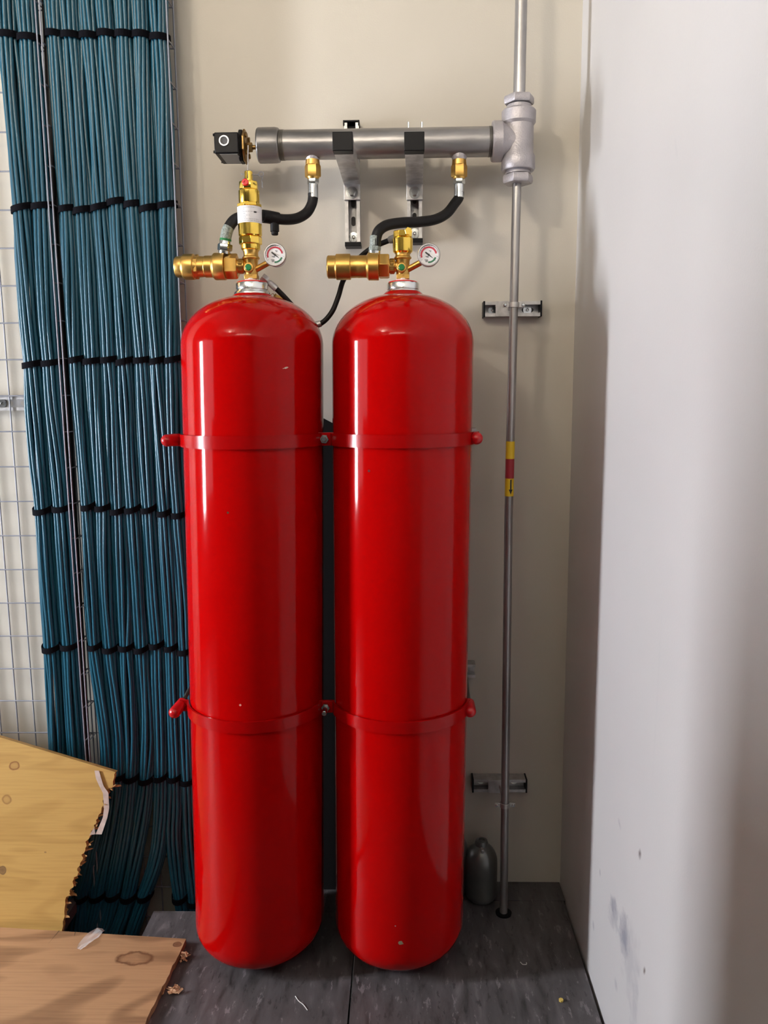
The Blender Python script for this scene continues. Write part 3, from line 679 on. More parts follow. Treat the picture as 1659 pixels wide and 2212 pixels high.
def wall_bracket(xw, yb_top, yb_bot, xcap, label, topcap, thin_top):
    z0, z1 = P(xw, yb_bot, 0).z, P(xw, yb_top, 0).z
    x = P(xw, 430, -.02).x; root = thing('wall_bracket', (x, 0, z0), label, 'pipe bracket')
    channel((x, 0, z0+.004), (0, 0, 1), z1-z0-.008, (1, 0, 0)).build('strut_channel', 'galv', root, smooth=False)
    zz = z0+.075
    while zz < z1-.02:
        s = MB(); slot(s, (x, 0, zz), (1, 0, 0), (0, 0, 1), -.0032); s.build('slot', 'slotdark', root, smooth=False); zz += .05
    b = MB(); washer_bolt(b, Vector((x, -.003, z0+.032))); b.build('anchor_bolt', 'zinc', root)
    c = MB(); c.box((x-.0225, -.0435, z0), (x+.0225, .0, z0+.012)); c.build('channel_cap', 'plastic', root, bevel=.001)
    if topcap:
        c = MB(); c.box((x-.0225, -.006, z1-.006), (x+.0225, -.0, z1+.002)); c.box((x-.0225, -.0435, z1-.012), (x-.0185, 0, z1+.002)); c.box((x+.0185, -.0435, z1-.012), (x+.0225, 0, z1+.002)); c.box((x-.02, -.02, z1-.012), (x+.02, -.002, z1-.004))
        c.box((x-.0225, -.0435, z1-.002), (x+.0225, 0, z1+.002))
        c.build('channel_cap', 'plastic', root, bevel=.0008)
    za_, zb_ = P(xcap, 325, -.36).z, P(xcap, 286, -.36).z
    xc = P(xcap, 305, -.36).x; hw = .0225
    # arm: horizontal channel from the wall strut towards the room, open side up, flush end under the pipe
    arm = MB()
    L = .352-.046
    poly = [(-hw, za_), (hw, za_), (hw, zb_), (hw-.003, zb_), (hw-.003, za_+.003), (-hw+.003, za_+.003), (-hw+.003, zb_), (-hw, zb_)]
    arm.prism(poly, (xc, -.046, 0), (1, 0, 0), (0, 0, 1), (0, -1, 0), L)
    dx = x-xc
    for v in arm.bm.verts: v.co.x += dx*(1-(abs(v.co.y)-.046)/L)
    arm.build('arm', 'galv', root, smooth=False, bevel=.001)
    c = MB().box((xc-hw-.0015, -.362, za_-.001), (xc+hw+.0015, -.330, zb_+.0015)); c.build('arm_end_cap', 'plastic', root, bevel=.0015)
    zp0, zp1 = P(xw, 432, -.045).z, P(xw, 352, -.045).z
    pl = MB().box((x-hw, -.048, zp0), (x+hw, -.0425, zp1)); pl.build('base_plate', 'galv', root, bevel=.0008)
    b = MB(); q = Vector((x, -.048, P(xw, 416, -.05).z)); b.lathe([(0, .016), (.002, .016), (.002, 0)], q, (0, -1, 0), 28); b.hex(q, (0, -1, 0), .002, .010, .0095, phase=.3); b.build('bolt', 'zinc', root)
    # pipe strap over the manifold
    return root
wall_bracket(762, 272, 538, 740, 'grey wall bracket carrying the manifold, nearer the black pressure switch', True, False)
r2 = wall_bracket(895.5, 300, 530, 895, 'grey wall bracket carrying the manifold, nearer the tee', False, True)
# threaded U-bolts over the manifold on each bracket: only the shanks of the right one stand above the pipe
ub = thing('u_bolt', (P(897, 310, YM).x, YM, zm), 'steel U-bolt whose two threaded ends stand above the manifold at the right bracket', 'u-bolt')
s = MB()
for xx in (882.5, 911.5):
    p = P(xx, 300, YM+.05); zt2 = P(xx, 264, YM+.05).z; zl2 = P(xx, 340, YM+.05).z
    s.rod((p.x, YM+.05, zl2-.02), (p.x, YM+.05, zt2), .0032, 12)
s.build('shank', 'zinc', ub)
xl_, xr_ = P(882.5, 300, YM+.05).x, P(911.5, 300, YM+.05).x
MB().rod((xl_, YM+.05, P(897, 340, YM+.05).z-.02), (xr_, YM+.05, P(897, 340, YM+.05).z-.02), .0032, 12).build('bridge', 'zinc', ub)

def clamp_bracket(x0, x1, yc, hp_, label, ringy):
    a_, b_ = P(x0, yc, -.041), P(x1, yc, -.041); zc = P((x0+x1)/2, yc, -.03).z; L = b_.x-a_.x
    root = thing('pipe_clamp_bracket', (a_.x+L/2, 0, zc), label, 'pipe bracket')
    MB().prism([(y, -z) for z, y in channel_poly()], (a_.x+.004, 0, zc), (0, 0, 1), (0, 1, 0), (1, 0, 0), L-.008) if False else None
    m = MB().prism(channel_poly(), (a_.x+.003, 0, zc), (0, 0, 1), (0, -1, 0), (1, 0, 0), L-.006); m.build('strut_channel', 'galv', root, smooth=False)
    for xx in (a_.x+.035, b_.x-.035):
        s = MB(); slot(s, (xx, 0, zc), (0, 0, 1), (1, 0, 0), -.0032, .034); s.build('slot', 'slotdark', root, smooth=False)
    for xx in (a_.x+.030, b_.x-.036):
        b = MB(); washer_bolt(b, Vector((xx, -.003, zc)), .012); b.build('anchor_bolt', 'zinc', root)
    for xx in (a_.x, b_.x-.005):
        MB().box((xx, -.0435, zc-.022), (xx+.005, 0, zc+.022)).build('channel_cap', 'plastic', root, bevel=.001)
    q = pipe_at(zc)
    MB().box((q.x-.038, -.046, zc-.021), (q.x+.004, -.041, zc+.021)).build('base_plate', 'galv', root, bevel=.0008)
    MB().rod((q.x, -.044, zc), (q.x, q.y+.013, zc), .005, 12).build('arm', 'galv', root)
    ring = MB(); rr_ = 9.3*km+.0012
    ring.lathe([(-.007, rr_), (-.007, rr_+.0016), (.007, rr_+.0016), (.007, rr_)], q, (0, 0, 1), 32, cap=False)
    for sgn in (-1, 1): ring.box((q.x+sgn*(rr_), q.y-.0025, zc-.006), (q.x+sgn*(rr_+.017), q.y+.0025, zc+.006))
    ring.build('clamp_ring', 'galv', root, bevel=.0005)
    for sgn in (-1, 1):
        MB().lathe([(-.0045, .0042), (.0, .0046), (.004, .0046), (.006, .003)], Vector((q.x+sgn*(rr_+.011), q.y-.003, zc)), (0, -1, 0), 14).build('clamp_screw', 'zinc', root)
    return root
clamp_bracket(1044, 1171, 668, 0, 'grey pipe bracket at cylinder-neck height holding the thin pipe', 658)
clamp_bracket(1020, 1139, 1694, 0, 'grey pipe bracket near the floor holding the thin pipe', 1741)

def rail(xa_, xb_, yc, label, slots, nm='strut_rail'):
    zc = P(max(xb_, 0), yc, -.03).z if xb_ > 0 else 0
    a_ = P(xa_, yc, -.03).x; b_ = P(xb_, yc, -.041).x; zc = P(xb_, yc, -.03).z
    root = thing(nm, ((a_+b_)/2, 0, zc), label, 'strut rail')
    MB().prism(channel_poly(), (a_, 0, zc), (0, 0, 1), (0, -1, 0), (1, 0, 0), b_-a_).build('channel', 'galv', root, smooth=False)
    if slots:
        xx = b_-.028
        while xx > a_+.03:
            s = MB(); slot(s, (xx, 0, zc), (0, 0, 1), (1, 0, 0), -.0032, .028, .013); s.build('slot', MT['wall'], root, smooth=False); xx -= .05
        b = MB(); washer_bolt(b, Vector((P(6, yc, 0).x, -.0035, zc)), .013); b.build('anchor_bolt', 'zinc', root)
    return root, zc
_, ZU = rail(440, 1029, 940, 'upper grey steel rail on the wall behind the red cylinders', False)
_, ZLR = rail(440, 1027, 1447, 'lower grey steel rail on the wall behind the red cylinders', False)
rail(-60, 62, 871, 'slotted grey steel rail on the wall behind the wire mesh', True)

# ------------------------------------------------------------------ red clamp bands
def cyl_clamp(zc, tilt, label, y_end, lower):
    xa_ = XB0+(XA0-XB0)/ZT*zc; xb_ = XB1+(XA1-XB1)/ZT*zc
    root = thing('cylinder_clamp', ((xa_+xb_)/2, YC, zc), label, 'clamp')
    Rb = RC+.0030; path = []
    end = P(y_end[0], y_end[2], YC-.03).x; endr = P(y_end[1], y_end[2], YC-.03).x
    ym = YC-.045
    def arcp(xc, a0, a1, n=40):
        return [Vector((xc+Rb*sin(radians(a0+(a1-a0)*i/n)), YC-Rb*cos(radians(a0+(a1-a0)*i/n)), 0)) for i in range(n+1)]
    al = 78
    path = [Vector((end, YC-Rb*cos(radians(al)), 0))]+arcp(xa_, -al, al)+arcp(xb_, -al, al)+[Vector((endr, YC-Rb*cos(radians(al)), 0))]
    mb = MB(); t = .0052; hh = .0155; rows = []
    for i, p in enumerate(path):
        a_ = path[max(i-1, 0)]; b_ = path[min(i+1, len(path)-1)]; d = (b_-a_).normalized(); nn = Vector((d.y, -d.x, 0))
        zz = zc + tilt*(-(p.y-YC)/RC)
        rows.append([mb.bm.verts.new((p.x+nn.x*o, p.y+nn.y*o, zz+s_)) for o, s_ in ((0, -hh), (t, -hh), (t, hh), (0, hh))])
    for a_, b_ in zip(rows, rows[1:]):
        for i in range(4): mb.bm.faces.new((a_[i], a_[(i+1) % 4], b_[(i+1) % 4], b_[i]))
    mb.bm.faces.new(rows[0][::-1]); mb.bm.faces.new(rows[-1])
    mb.build('band', 'red_band', root, ang=40)
    xm = (xa_+xb_)/2; yb_ = YC-Rb*cos(radians(al))
    MB().box((xm-.036, yb_-.0115, zc-hh-.001), (xm+.020, yb_-.0042, zc+hh+.001)).build('bridge_plate', 'red_band', root, bevel=.001)
    b = MB(); q = Vector((xm-.004, yb_-.0115, zc))
    b.hex(q, (0, -1, 0), 0, .009, .0115, phase=.2)
    b.lathe([(.009, .0065), (.018 if not lower else .045, .0065), (.019 if not lower else .046, .0055)], q, (0, -1, -.0), 20)
    b.build('nut_and_bolt', 'zinc', root)
    # hook rods with red rubber caps at each end
    for (xe, sg, cap) in ((end, -1, y_end[3]), (endr, 1, y_end[4])):
        base = Vector((xe-sg*(.012 if not lower else .001), yb_, zc))
        if lower: start = P(1005, 1452, -.041) if sg > 0 else P(421, 1468, -.041)
        else: start = Vector((xe-sg*.012, -.041, ZU))
        MB().tube([start, base+(base-start).normalized()*.0], .006, 12).build('hook_rod', 'darksteel', root)
        d = Vector(cap).normalized(); c0 = base+Vector((0, .0, 0))
        n_ = 8; pr_ = [(-.012, .0145)]+[(.030+.0155*sin(i/n_*pi/2), max(.0155*cos(i/n_*pi/2), 0)) for i in range(n_+1)]
        MB().lathe(pr_, c0, d, 28).build('rubber_cap', 'red_rubber', root, ang=60)
    return root
zc1 = P(700, 948, YC-.04).z; zc2 = P(700, 1524, YC-.04).z
cyl_clamp(zc1, .0, 'upper red steel band clamp across both cylinders, with a short bolt', (374, 1034, 948, (-.75, -1, 0), (.12, -1, 0)), False)
cyl_clamp(zc2, .0, 'lower red steel band clamp across both cylinders, with a longer bolt', (392, 1014, 1527, (-.35, -1, -.35), (0, -1, -.15)), True)

# ------------------------------------------------------------------ wire trays
YT = -.046
def wire_tray(xl, xr, label, zlo, zhi, front=.062, left_side=True, right_side=True, anchor=None):
    root = thing('wire_tray', ((xl+xr)/2, YT, zlo), label, 'cable tray')
    m = MB(); wr = .0022
    xs = [xr] if anchor is not None else []; x = xr if anchor is None else anchor
    while x >= xl-1e-4: xs.append(x); x -= VS
    for x in xs: m.rod((x, YT, zlo), (x, YT, zhi), wr, 6)
    z = HZ0
    while z > zlo: z -= HS
    zs = []
    while z < zhi:
        if z > zlo: zs.append(z); m.rod((xl, YT-.0035, z), (xr, YT-.0035, z), wr, 6)
        z += HS
    m.build('back_mesh', 'wire', root)
    for on, x in ((left_side, xl), (right_side, xr)):
        if not on: continue
        s = MB(); s.rod((x, YT-front, zlo), (x, YT-front, zhi), .0022, 6)
        s.rod((x+(.002), YT-.004, zlo), (x+.002, YT-.004, zhi), .0022, 6)
        for z in zs: s.rod((x, YT-.002, z), (x, YT-front, z), .0018, 6)
        s.build('side_mesh', 'wire', root)
    return root
HZ0 = P(20, 618, YT).z; HS = (HZ0-P(20, 1083, YT).z)/6; VS = (P(59, 855, YT)-P(20, 855, YT)).x
XTR = P(375, 60, YT).x
wire_tray(P(104, 75, YT).x-.004, XTR, 'upright wire mesh cable tray holding the seven blue bundles beside the red cylinders', -.25, ZC)
XA_ = P(59, 855, YT).x+VS*2
wire_tray(-1.585, P(86, 20, YT-.062).x, 'upright wire mesh cable tray at the far left, its bare mesh exposed', -.25, ZC, left_side=False, anchor=XA_)

# ------------------------------------------------------------------ cable bundles
rowsY = [75, 445, 780, 1095, 1390, 1690]
A1 = [(18, 78), (50, 450), (73, 786), (95, 1097), (114, 1393), (130, 1690)]
A2 = [(63, 84), (92, 446), (112, 783), (135, 1092), (152, 1388), (168, 1690)]
Bs = [
 [(118, 76), (146, 452), (167, 776), (193, 1088), (207, 1388), (232, 1672)],
 [(154, 79), (180, 455), (200, 779), (224, 1090), (240, 1394), (258, 1668)],
 [(193, 80), (216, 449), (237, 776), (256, 1097), (274, 1390), (285, 1672)],
 [(231, 76), (252, 437), (270, 780), (287, 1094), (307, 1394), (318, 1676)],
 [(269, 77), (288, 442), (307, 777), (322, 1094), (340, 1385), (348, 1670)],
 [(306, 78), (322, 451), (342, 778), (357, 1101), (371, 1390), (378, 1671)],
 [(345, 84), (361, 444), (374, 776), (388, 1105), (401, 1398), (407, 1678)]]
Lo = [[(178, 1930), (160, 2060)], [(212, 1928), (186, 2050)], [(245, 1926), (218, 2035)], [(278, 1930), (248, 2030)], [(346, 1790), (336, 1860), (314, 1928), (282, 2030)], [(374, 1790), (379, 1860), (390, 1932), (410, 2040)], [(422, 1940), (452, 2040)]]
YB = -.083
CR = .0058
def bundle(k, ties, lows, label, w=1.0):
    ctr = []; top = P(ties[0][0], ties[0][1], YB)
    ctr.append(Vector((top.x-.004, YB, ZC-.0))); ctr.append(Vector((top.x-.001, YB, top.z+.25)))
    tz = []
    for x, y in ties: q = P(x, y, YB); ctr.append(q); tz.append(q.z)
    for x, y in lows:
        q = P(x, y, YB-.01); ctr.append(q)
        if y > 1900: tz.append(q.z)
    last = ctr[-1]; ctr.append(Vector((last.x-.05*(1 if lows and lows[-1][0] < lows[0][0] else -1 if lows else 0), YB-.01, -.41)))
    if not lows: ctr[-1].x = last.x; ctr.insert(-1, Vector((last.x, YB, .1)))
    path = smoothpath(ctr, 16)
    root = thing('cable_bundle', (top.x, YB, 0), label, 'cable bundle', 'blue cable bundles in the wire trays')
    lay = [(.0192*cos(2*pi*i/11)*w, .0205*sin(2*pi*i/11)) for i in range(11)]+[(.008*cos(2*pi*i/3+.5), .008*sin(2*pi*i/3+.5)) for i in range(3)]
    rnd = random.Random(100+k); tw0 = rnd.uniform(0, 1)
    offs = [(rnd.uniform(0, 50), rnd.uniform(.8, 1.6), rnd.uniform(.5, 1.3)) for _ in lay]
    tzs = sorted(tz)
    def near(z): return min(abs(z-t_) for t_ in tzs)
    for ci, (ox, oy) in enumerate(lay):
        pts_ = []
        so, fq, am = offs[ci]
        for p in path:
            nr = near(p.z); sw = min(nr/.12, 1); tw = tw0+.55*sin(p.z*2.1+k)+.10*sin(p.z*5+k*2)
            x_ = ox*cos(tw)-oy*sin(tw)*1.0; y_ = ox*sin(tw)*.85+oy*cos(tw)
            g_ = 1.0+.07*sw
            nx = noise.noise(Vector((so, p.z*1.9*fq, k)))*.0085*am*sw; ny = noise.noise(Vector((so+9, p.z*1.5*fq, k)))*.005*am*sw
            pts_.append(Vector((p.x+x_*g_+nx, p.y+y_*g_+ny-(.0 if y_ > 0 else .001), p.z)))
        MB().tube(pts_, CR, 8).build('cable', 'cable', root, ang=80)
    # hook-and-loop ties
    for ti, z in enumerate(tz):
        i = min(range(len(path)), key=lambda j: abs(path[j].z-z)); p = path[i]; d = (path[i-1]-path[min(i+1, len(path)-1)]).normalized()
        mb = MB(); n = 36; rows = []
        hh = .0085; sl = (.10+.14*rnd.random()) if ti > 0 else -.03
        rx, ry = .0266*w, .0278
        for j in range(n):
            a_ = 2*pi*j/n; ex = rx*cos(a_); ey = ry*sin(a_); zz = p.z+ex*sl + (ey*.35 if p.z < 1.4 else ey*.1)
            r_ = []
            for (q_, s_) in ((1.0, -hh), (1.09, -hh), (1.09, hh), (1.0, hh)): r_.append(mb.bm.verts.new((p.x+ex*q_, p.y+ey*q_, zz+s_)))
            rows.append(r_)
        for j in range(n):
            a_, b_ = rows[j], rows[(j+1) % n]
            for q_ in range(4): mb.bm.faces.new((a_[q_], a_[(q_+1) % 4], b_[(q_+1) % 4], b_[q_]))
        mb.build('cable_tie', 'velcro', root, ang=50)
    return root
bundle(0, A1, [], 'blue cable bundle at the far left, leftmost of all and beside the bare mesh', 1.12)
bundle(1, A2, [], 'second blue cable bundle from the left, beside the dark gap between the trays', 1.12)
nm = ['first blue cable bundle right of the dark gap between the trays', 'second blue cable bundle right of the dark gap between the trays',
      'third blue cable bundle right of the dark gap between the trays', 'middle blue cable bundle of the seven in the right-hand tray',
      'blue cable bundle third from the left red cylinder, bending left at its foot', 'blue cable bundle second from the left red cylinder, bending right at its foot',
      'blue cable bundle closest to the red cylinder, partly behind its cap and bands']
for i in range(7): bundle(2+i, Bs[i], Lo[i], nm[i], (.86, 1, .95, .97, .93, .93, 1)[i])

gp = [(94, 20), (103, 440), (128, 780), (146, 1095), (163, 1390), (180, 1690), (196, 1900)]  # black tube added to stand in for the shaded gap between the trays
gp = [P(x+9, y, -.070) for x, y in gp]; gp = [Vector((gp[0].x, -.070, ZC))]+gp+[Vector((gp[-1].x-.01, -.075, -.3))]
tag(MB().tube(smoothpath(gp, 10), .0145, 14).build('power_cable', 'rubber', origin=gp[0]), 'thick black cable running up the dark gap between the two wire trays', 'cable')
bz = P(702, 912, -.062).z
bs = MB(); bs.prism([(-.30, 0.0), (-.12, 0.0), (-.12, bz-.02), (-.19, bz-.012), (-.235, bz+.012), (-.30, bz+.012)], (0, -.0425, 0), (1, 0, 0), (0, 0, 1), (0, -1, 0), .006)  # flat black sheet added behind the cylinders so the gap reads black
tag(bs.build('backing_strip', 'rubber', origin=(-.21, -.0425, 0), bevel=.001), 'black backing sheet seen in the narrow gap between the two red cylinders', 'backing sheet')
# ------------------------------------------------------------------ plywood boards
def slab(outline3, nrm, thick, name, m, parent, origin, Mloc):
    pass
# front board lying on the floor
zf = .020
b0, b1, b2 = PZ(0, 2003, zf), PZ(402, 2028, zf), PZ(313, 2212, zf)
u = (b0-b1); u.z = 0; u.normalize(); v = (b2-b1); v.z = 0; v.normalize()
far = b1+u*1.15; fr2 = b1+u*1.15+v*.62; fr1 = b1+v*.62
kn = lambda x, y: PZ(x, y, zf)-b1
K1 = kn(296, 2070); K2 = kn(383, 2040); K3 = kn(0, 2100)
wm1 = wood_mat('pale_plywood', (.66, .42, .24), (.44, .24, .12), 2.0, 6.0, [])
def board_mat(name, base, dark, sx, sy, ks): return wood_mat(name, base, dark, sx, sy, ks)
wm1 = board_mat('pale_plywood_flat', (.37, .21, .105), (.20, .105, .05), 1.5, 3.4, [(K1.x-.004, K1.y, .062, .032, (.115, .045, .017), 1), (K2.x, K2.y, .014, .012, (.13, .045, .02), 0)])
pb = thing('plywood_board', b1, 'pale plywood board with a dark knot, lying flat at the bottom left of the floor', 'board')
poly = [b1, far, fr2, fr1]
rnd = random.Random(5); edge = []
for i in range(41):
    t_ = i/40; q = b1.lerp(fr1, t_); j = rnd.uniform(-.0025, .0015) if 0 < i < 40 else 0
    edge.append(q-u*j)
poly = [far, fr2]+edge[::-1]
m = MB(); tp = [m.bm.verts.new((p.x, p.y, zf)) for p in poly]; bt = [m.bm.verts.new((p.x, p.y, .002)) for p in poly]
m.bm.faces.new(tp); m.bm.faces.new(bt[::-1])
for i in range(len(poly)): j = (i+1) % len(poly); m.bm.faces.new((tp[i], tp[j], bt[j], bt[i]))
m.build('panel', wm1, pb, smooth=False)
cr = MB()
for (xa_, ya_, xb_, yb_) in ((128, 2010, 103, 2040), (163, 2012, 160, 2024)):
    p_, q_ = PZ(xa_, ya_, zf+.0004), PZ(xb_, yb_, zf+.0004)
    cr.box((-.0006, 0, 0), (.0006, 1, .0001)) if False else None
    d_ = (q_-p_); s_ = Vector((-d_.y, d_.x, 0)).normalized()*.0009
    cr.bm.faces.new([cr.bm.verts.new(w_) for w_ in (p_-s_, p_+s_, q_)])
cr.build('crack', MT['black'], pb, smooth=False)

# rear board leaning on the tray
Yb = -.262; lean = .16
e1 = P(0, 1591, -.17); e2 = P(250, 1665, -.17)
def PB(x, y):  # point on the leaning plane through y=Yb at z=0, leaning back
    nrm = Vector((0, 1, -lean)); nrm.normalize(); p0 = Vector((0, Yb, 0)); d = ray(x, y)
    return CAM+d*((p0-CAM).dot(nrm)/d.dot(nrm))
oc = PB(250, 1665)
pts = [(250, 1668), (246, 1682), (243, 1701), (235, 1703), (231, 1720), (222, 1731), (219, 1752), (212, 1763), (209, 1776), (203, 1782), (204, 1790), (197, 1797), (192, 1812), (186, 1822), (184, 1838), (176, 1846), (178, 1858), (167, 1876), (168, 1888), (160, 1899), (159, 1912), (150, 1925), (152, 1934), (143, 1938), (140, 1960), (136, 1990), (133, 2006)]
out = [PB(*p) for p in pts]
out2 = []
rnd = random.Random(3)
for a_, b_ in zip(out, out[1:]):
    out2.append(a_)
    for s_ in (.33, .66):
        q = a_.lerp(b_, s_); q.x += rnd.uniform(-.005, .004); out2.append(q)
out2.append(out[-1])
bot = out2[-1].copy(); bot.z = 0.0; bot.y = Yb
out2[-1] = bot
L0 = PB(0, 1591); dl = (L0-oc); left_top = oc+dl*(.80/dl.length); left_bot = Vector((left_top.x, Yb, 0.0))
outline = out2+[left_bot, left_top]
ex_ = Vector((1, 0, 0)); ey_ = Vector((0, lean, 1)).normalized()
kk = lambda x, y: ((PB(x, y)-oc).dot(ex_), (PB(x, y)-oc).dot(ey_))
ka_, kb_ = kk(31, 1654), kk(14, 1727)
wm2 = wood_mat('yellow_plywood_leaning', (.52, .32, .095), (.36, .20, .05), 1.2, 6.0, [(ka_[0], ka_[1], .018, .015, (.20, .07, .02), 1), (kb_[0], kb_[1], .016, .016, (.28, .14, .04), 1), (kk(5, 1880)[0], kk(5, 1880)[1], .014, .014, (.15, .08, .035), 0), (kk(98, 1841)[0], kk(98, 1841)[1], .004, .0025, (.22, .12, .05), 0)], .38)
lb_ = bpy.data.objects.new('plywood_board', None); COL.objects.link(lb_); lb_.location = (oc.x, Yb, 0)
tag(lb_, 'yellowish plywood board with a splintered edge, leaning upright against the blue cables', 'board')
nn = Vector((0, -1, lean)).normalized(); th = .016
bmx = MB()
def loc(p): q = p-oc; return Vector((q.dot(ex_), q.dot(ey_), 0))
rot = Matrix((ex_, ey_, nn)).transposed().to_4x4()
fv = [bmx.bm.verts.new(loc(p)) for p in outline]; bv = [bmx.bm.verts.new(loc(p)+Vector((0, 0, -th))) for p in outline]
bmx.bm.faces.new(fv); bmx.bm.faces.new(bv[::-1])
for i in range(len(outline)): j = (i+1) % len(outline); bmx.bm.faces.new((fv[i], fv[j], bv[j], bv[i]))
bmesh.ops.recalc_face_normals(bmx.bm, faces=bmx.bm.faces)
me = bpy.data.meshes.new('panel'); bmx.bm.to_mesh(me); bmx.bm.free(); me.materials.append(wm2)
po = bpy.data.objects.new('panel', me); COL.objects.link(po); po.parent = lb_
po.matrix_local = Matrix.Translation(oc-Vector((oc.x, Yb, 0))) @ rot
# splinters along the broken edge
sp_ = MB(); rnd = random.Random(11)
for i in range(70):
    t_ = rnd.random()**.9; a_ = out2[int(t_*(len(out2)-3))]
    if i < 8: a_ = PB(243+rnd.uniform(-4, 4), 1680+rnd.uniform(-10, 22))
    c_ = a_-nn*rnd.uniform(.002, .013); L_ = rnd.choice((.004, .006, .009, .014, .020))*rnd.uniform(.7, 1.2)
    d_ = Vector((rnd.uniform(.2, 1), rnd.uniform(-.3, .3), rnd.uniform(-.8, .8))).normalized()
    s_ = d_.cross(nn).normalized()*rnd.uniform(.002, .006)
    p4 = [c_-s_-d_*.005, c_+s_-d_*.005, c_+s_*.7+d_*L_, c_-s_*.3+d_*L_*.8]
    f_ = [sp_.bm.verts.new(q) for q in p4]; g2 = [sp_.bm.verts.new(q-nn*.0015) for q in p4]
    sp_.bm.faces.new(f_); sp_.bm.faces.new(g2[::-1])
    for k_ in range(4): sp_.bm.faces.new((f_[k_], f_[(k_+1) % 4], g2[(k_+1) % 4], g2[k_]))
so_ = sp_.build('splinters', mat('torn_wood', (.40, .22, .08), .8, var=.5, vscale=90), lb_, smooth=False); so_['kind'] = 'stuff'
# strip of tape on the board's broken edge
tpp = [(210, 1664), (214, 1681), (220, 1697), (229, 1712), (231, 1745), (228, 1765), (220, 1786), (214, 1801)]
wid = [5, 6, 5, 6, 5.5, 5, 6, 7]
tm = MB(); prev = None
for (x_, y_), w_ in zip(tpp, wid):
    a_ = PB(x_-w_, y_)+nn*.003; b_ = PB(x_+w_, y_)+nn*(.004+.004*noise.noise(Vector((x_*.2, y_*.05, 0))))
    va, vb_ = tm.bm.verts.new(a_), tm.bm.verts.new(b_)
    if prev: tm.bm.faces.new((prev[0], prev[1], vb_, va))
    prev = (va, vb_)
a_, b_ = PB(194, 1803)+nn*.003, PB(205, 1786)+nn*.004
tm.bm.faces.new((prev[0], tm.bm.verts.new(b_), tm.bm.verts.new(a_)))
tp_ = tm.build('tape_strip', 'masking', lb_, smooth=False); sd = tp_.modifiers.new('t', 'SOLIDIFY'); sd.thickness = .0004

# crumpled clear film on the flat board
fl_ = MB(); rnd = random.Random(21); pts_ = [(170, 2052), (180, 2044), (192, 2034), (203, 2024), (214, 2014), (224, 2010)]
rows = []
for i, (x_, y_) in enumerate(pts_):
    q = PZ(x_, y_, zf); w_ = (.006, .015, .017, .015, .013, .006)[i]; r_ = []
    for j in range(5):
        s_ = (j-2)/2
        r_.append(fl_.bm.verts.new((q.x+s_*w_*1.0, q.y-s_*w_*.4+rnd.uniform(-.002, .002), zf+.0015+max(0, rnd.uniform(-.002, .011))*(1 if 0 < i < 5 else .2))))
    rows.append(r_)
for a_, b_ in zip(rows, rows[1:]):
    for j in range(4): fl_.bm.faces.new((a_[j], a_[j+1], b_[j+1], b_[j]))
tag(fl_.build('plastic_film', 'film', origin=PZ(195, 2032, zf), smooth=False), 'scrap of crumpled clear plastic film lying on the flat plywood board', 'plastic scrap')

# wood chips on the floor
def chip(x, y, r, label, seed):
    q = PZ(x, y, 0); m_ = MB(); rnd = random.Random(seed)
    for i in range(26):
        c_ = q+Vector((rnd.gauss(0, r*.42), rnd.gauss(0, r*.35), abs(rnd.gauss(.003, r*.3))+.0015)); L_ = rnd.uniform(.2, .55)*r; w_ = rnd.uniform(.08, .2)*r
        R_ = Matrix.Rotation(rnd.uniform(0, 6.28), 4, 'Z') @ Matrix.Rotation(rnd.uniform(-.9, .9), 4, 'X') @ Matrix.Rotation(rnd.uniform(-.6, .6), 4, 'Y')
        m_.box((-L_, -w_, -.0007), (L_, w_, .0007), Matrix.Translation(c_) @ R_)
    lo = min(v_.co.z for v_ in m_.bm.verts)
    for v_ in m_.bm.verts: v_.co.z -= lo-.0003
    tag(m_.build('wood_chip', 'chip', origin=q, smooth=False), label, 'wood chip', 'wood chips on the floor')
chip(397, 2073, .016, 'clump of torn wood fibre on the floor by the right corner of the flat board', 1)
chip(376, 2144, .018, 'clump of torn wood fibre on the floor nearer the bottom, beside the flat board', 2)
def bits(name, pts, r, m_, label, cat):
    q = PZ(*pts[0]); mb = MB().tube(smoothpath([PZ(x, y, r*1.2) for x, y in pts], 6), r, 6)
    tag(mb.build(name, m_, origin=q), label, cat, 'floor litter')
bits('thread', [(638, 2152), (645, 2162), (655, 2170), (664, 2182)], .0011, 'thread', 'pale curled thread on the floor in front of the left cylinder', 'thread')
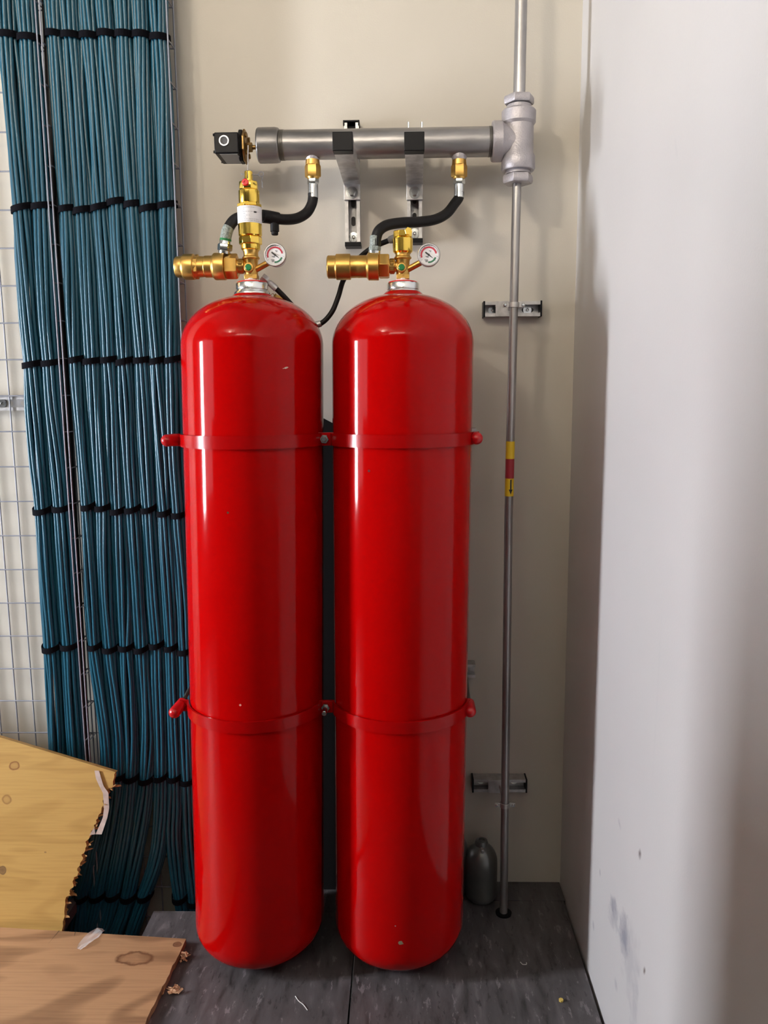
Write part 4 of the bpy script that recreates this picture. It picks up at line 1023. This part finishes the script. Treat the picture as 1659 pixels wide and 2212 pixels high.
bits('thread', [(1124, 2078), (1129, 2083), (1137, 2083), (1137, 2079)], .0009, 'thread', 'tiny pale curled fibre on the floor right of the cylinders', 'thread')
q = PZ(1212, 2160, .003); tag(MB().hex(q-Vector((0, 0, .003)), (0, 0, 1), 0, .005, .006, n=7).build('crumb', 'crumb', origin=q), 'tiny yellow crumb on the floor near the right wall', 'crumb')

# ------------------------------------------------------------------ small canisters behind
def canister(x, y, half, ytop, label):
    q = PZ(x, y, 0); k = (PZ(x+1, y, 0)-q).x; r = half*k
    zt_ = P(x, ytop, q.y).z; base = Vector((q.x, q.y, 0))
    root = thing('small_canister', base, label, 'canister', 'small grey canisters behind the red cylinders')
    pr_ = [(0, r*.55), (.003, r*.72), (.014, r*.93), (.03, r)]
    sh = zt_-r*1.35
    for i in range(13):
        a_ = i/12*pi/2*.92; pr_.append((sh+r*1.2*sin(a_), r*cos(a_)))
    MB().lathe(pr_, base, (0, 0, 1), 48).build('canister_body', 'gunmetal', root, ang=50)
    zz = pr_[-1][0]
    MB().lathe([(zz-.01, r*.40), (zz+.002, r*.42), (zz+.010, r*.36), (zz+.012, r*.2), (zz+.006, r*.18)], base, (0, 0, 1), 28).build('collar', 'gunmetal', root)
    MB().box((base.x-.004, base.y-r*.75, zz-.012), (base.x+.004, base.y-r*.3, zz-.002)).build('latch', 'galv', root, bevel=.001)
    return root
canister(1039, 1942, 34, 1816, 'small dull grey canister on the floor between the right red cylinder and the thin pipe')
canister(984, 1930, 26, 1800, 'small dull grey canister mostly hidden behind the right red cylinder')

# ------------------------------------------------------------------ render look
w = bpy.data.worlds.new('world'); sc.world = w; w.use_nodes = True
w.node_tree.nodes['Background'].inputs[0].default_value = (.5, .6, .7, 1); w.node_tree.nodes['Background'].inputs[1].default_value = .3
vs_ = sc.view_settings; vs_.view_transform = 'Standard'; vs_.look = 'None'; vs_.gamma = 1; vs_.exposure = -0.12
vs_.use_curve_mapping = False
try: sc.cycles.use_denoising = True; sc.cycles.max_bounces = 10; sc.cycles.diffuse_bounces = 6
except Exception: pass
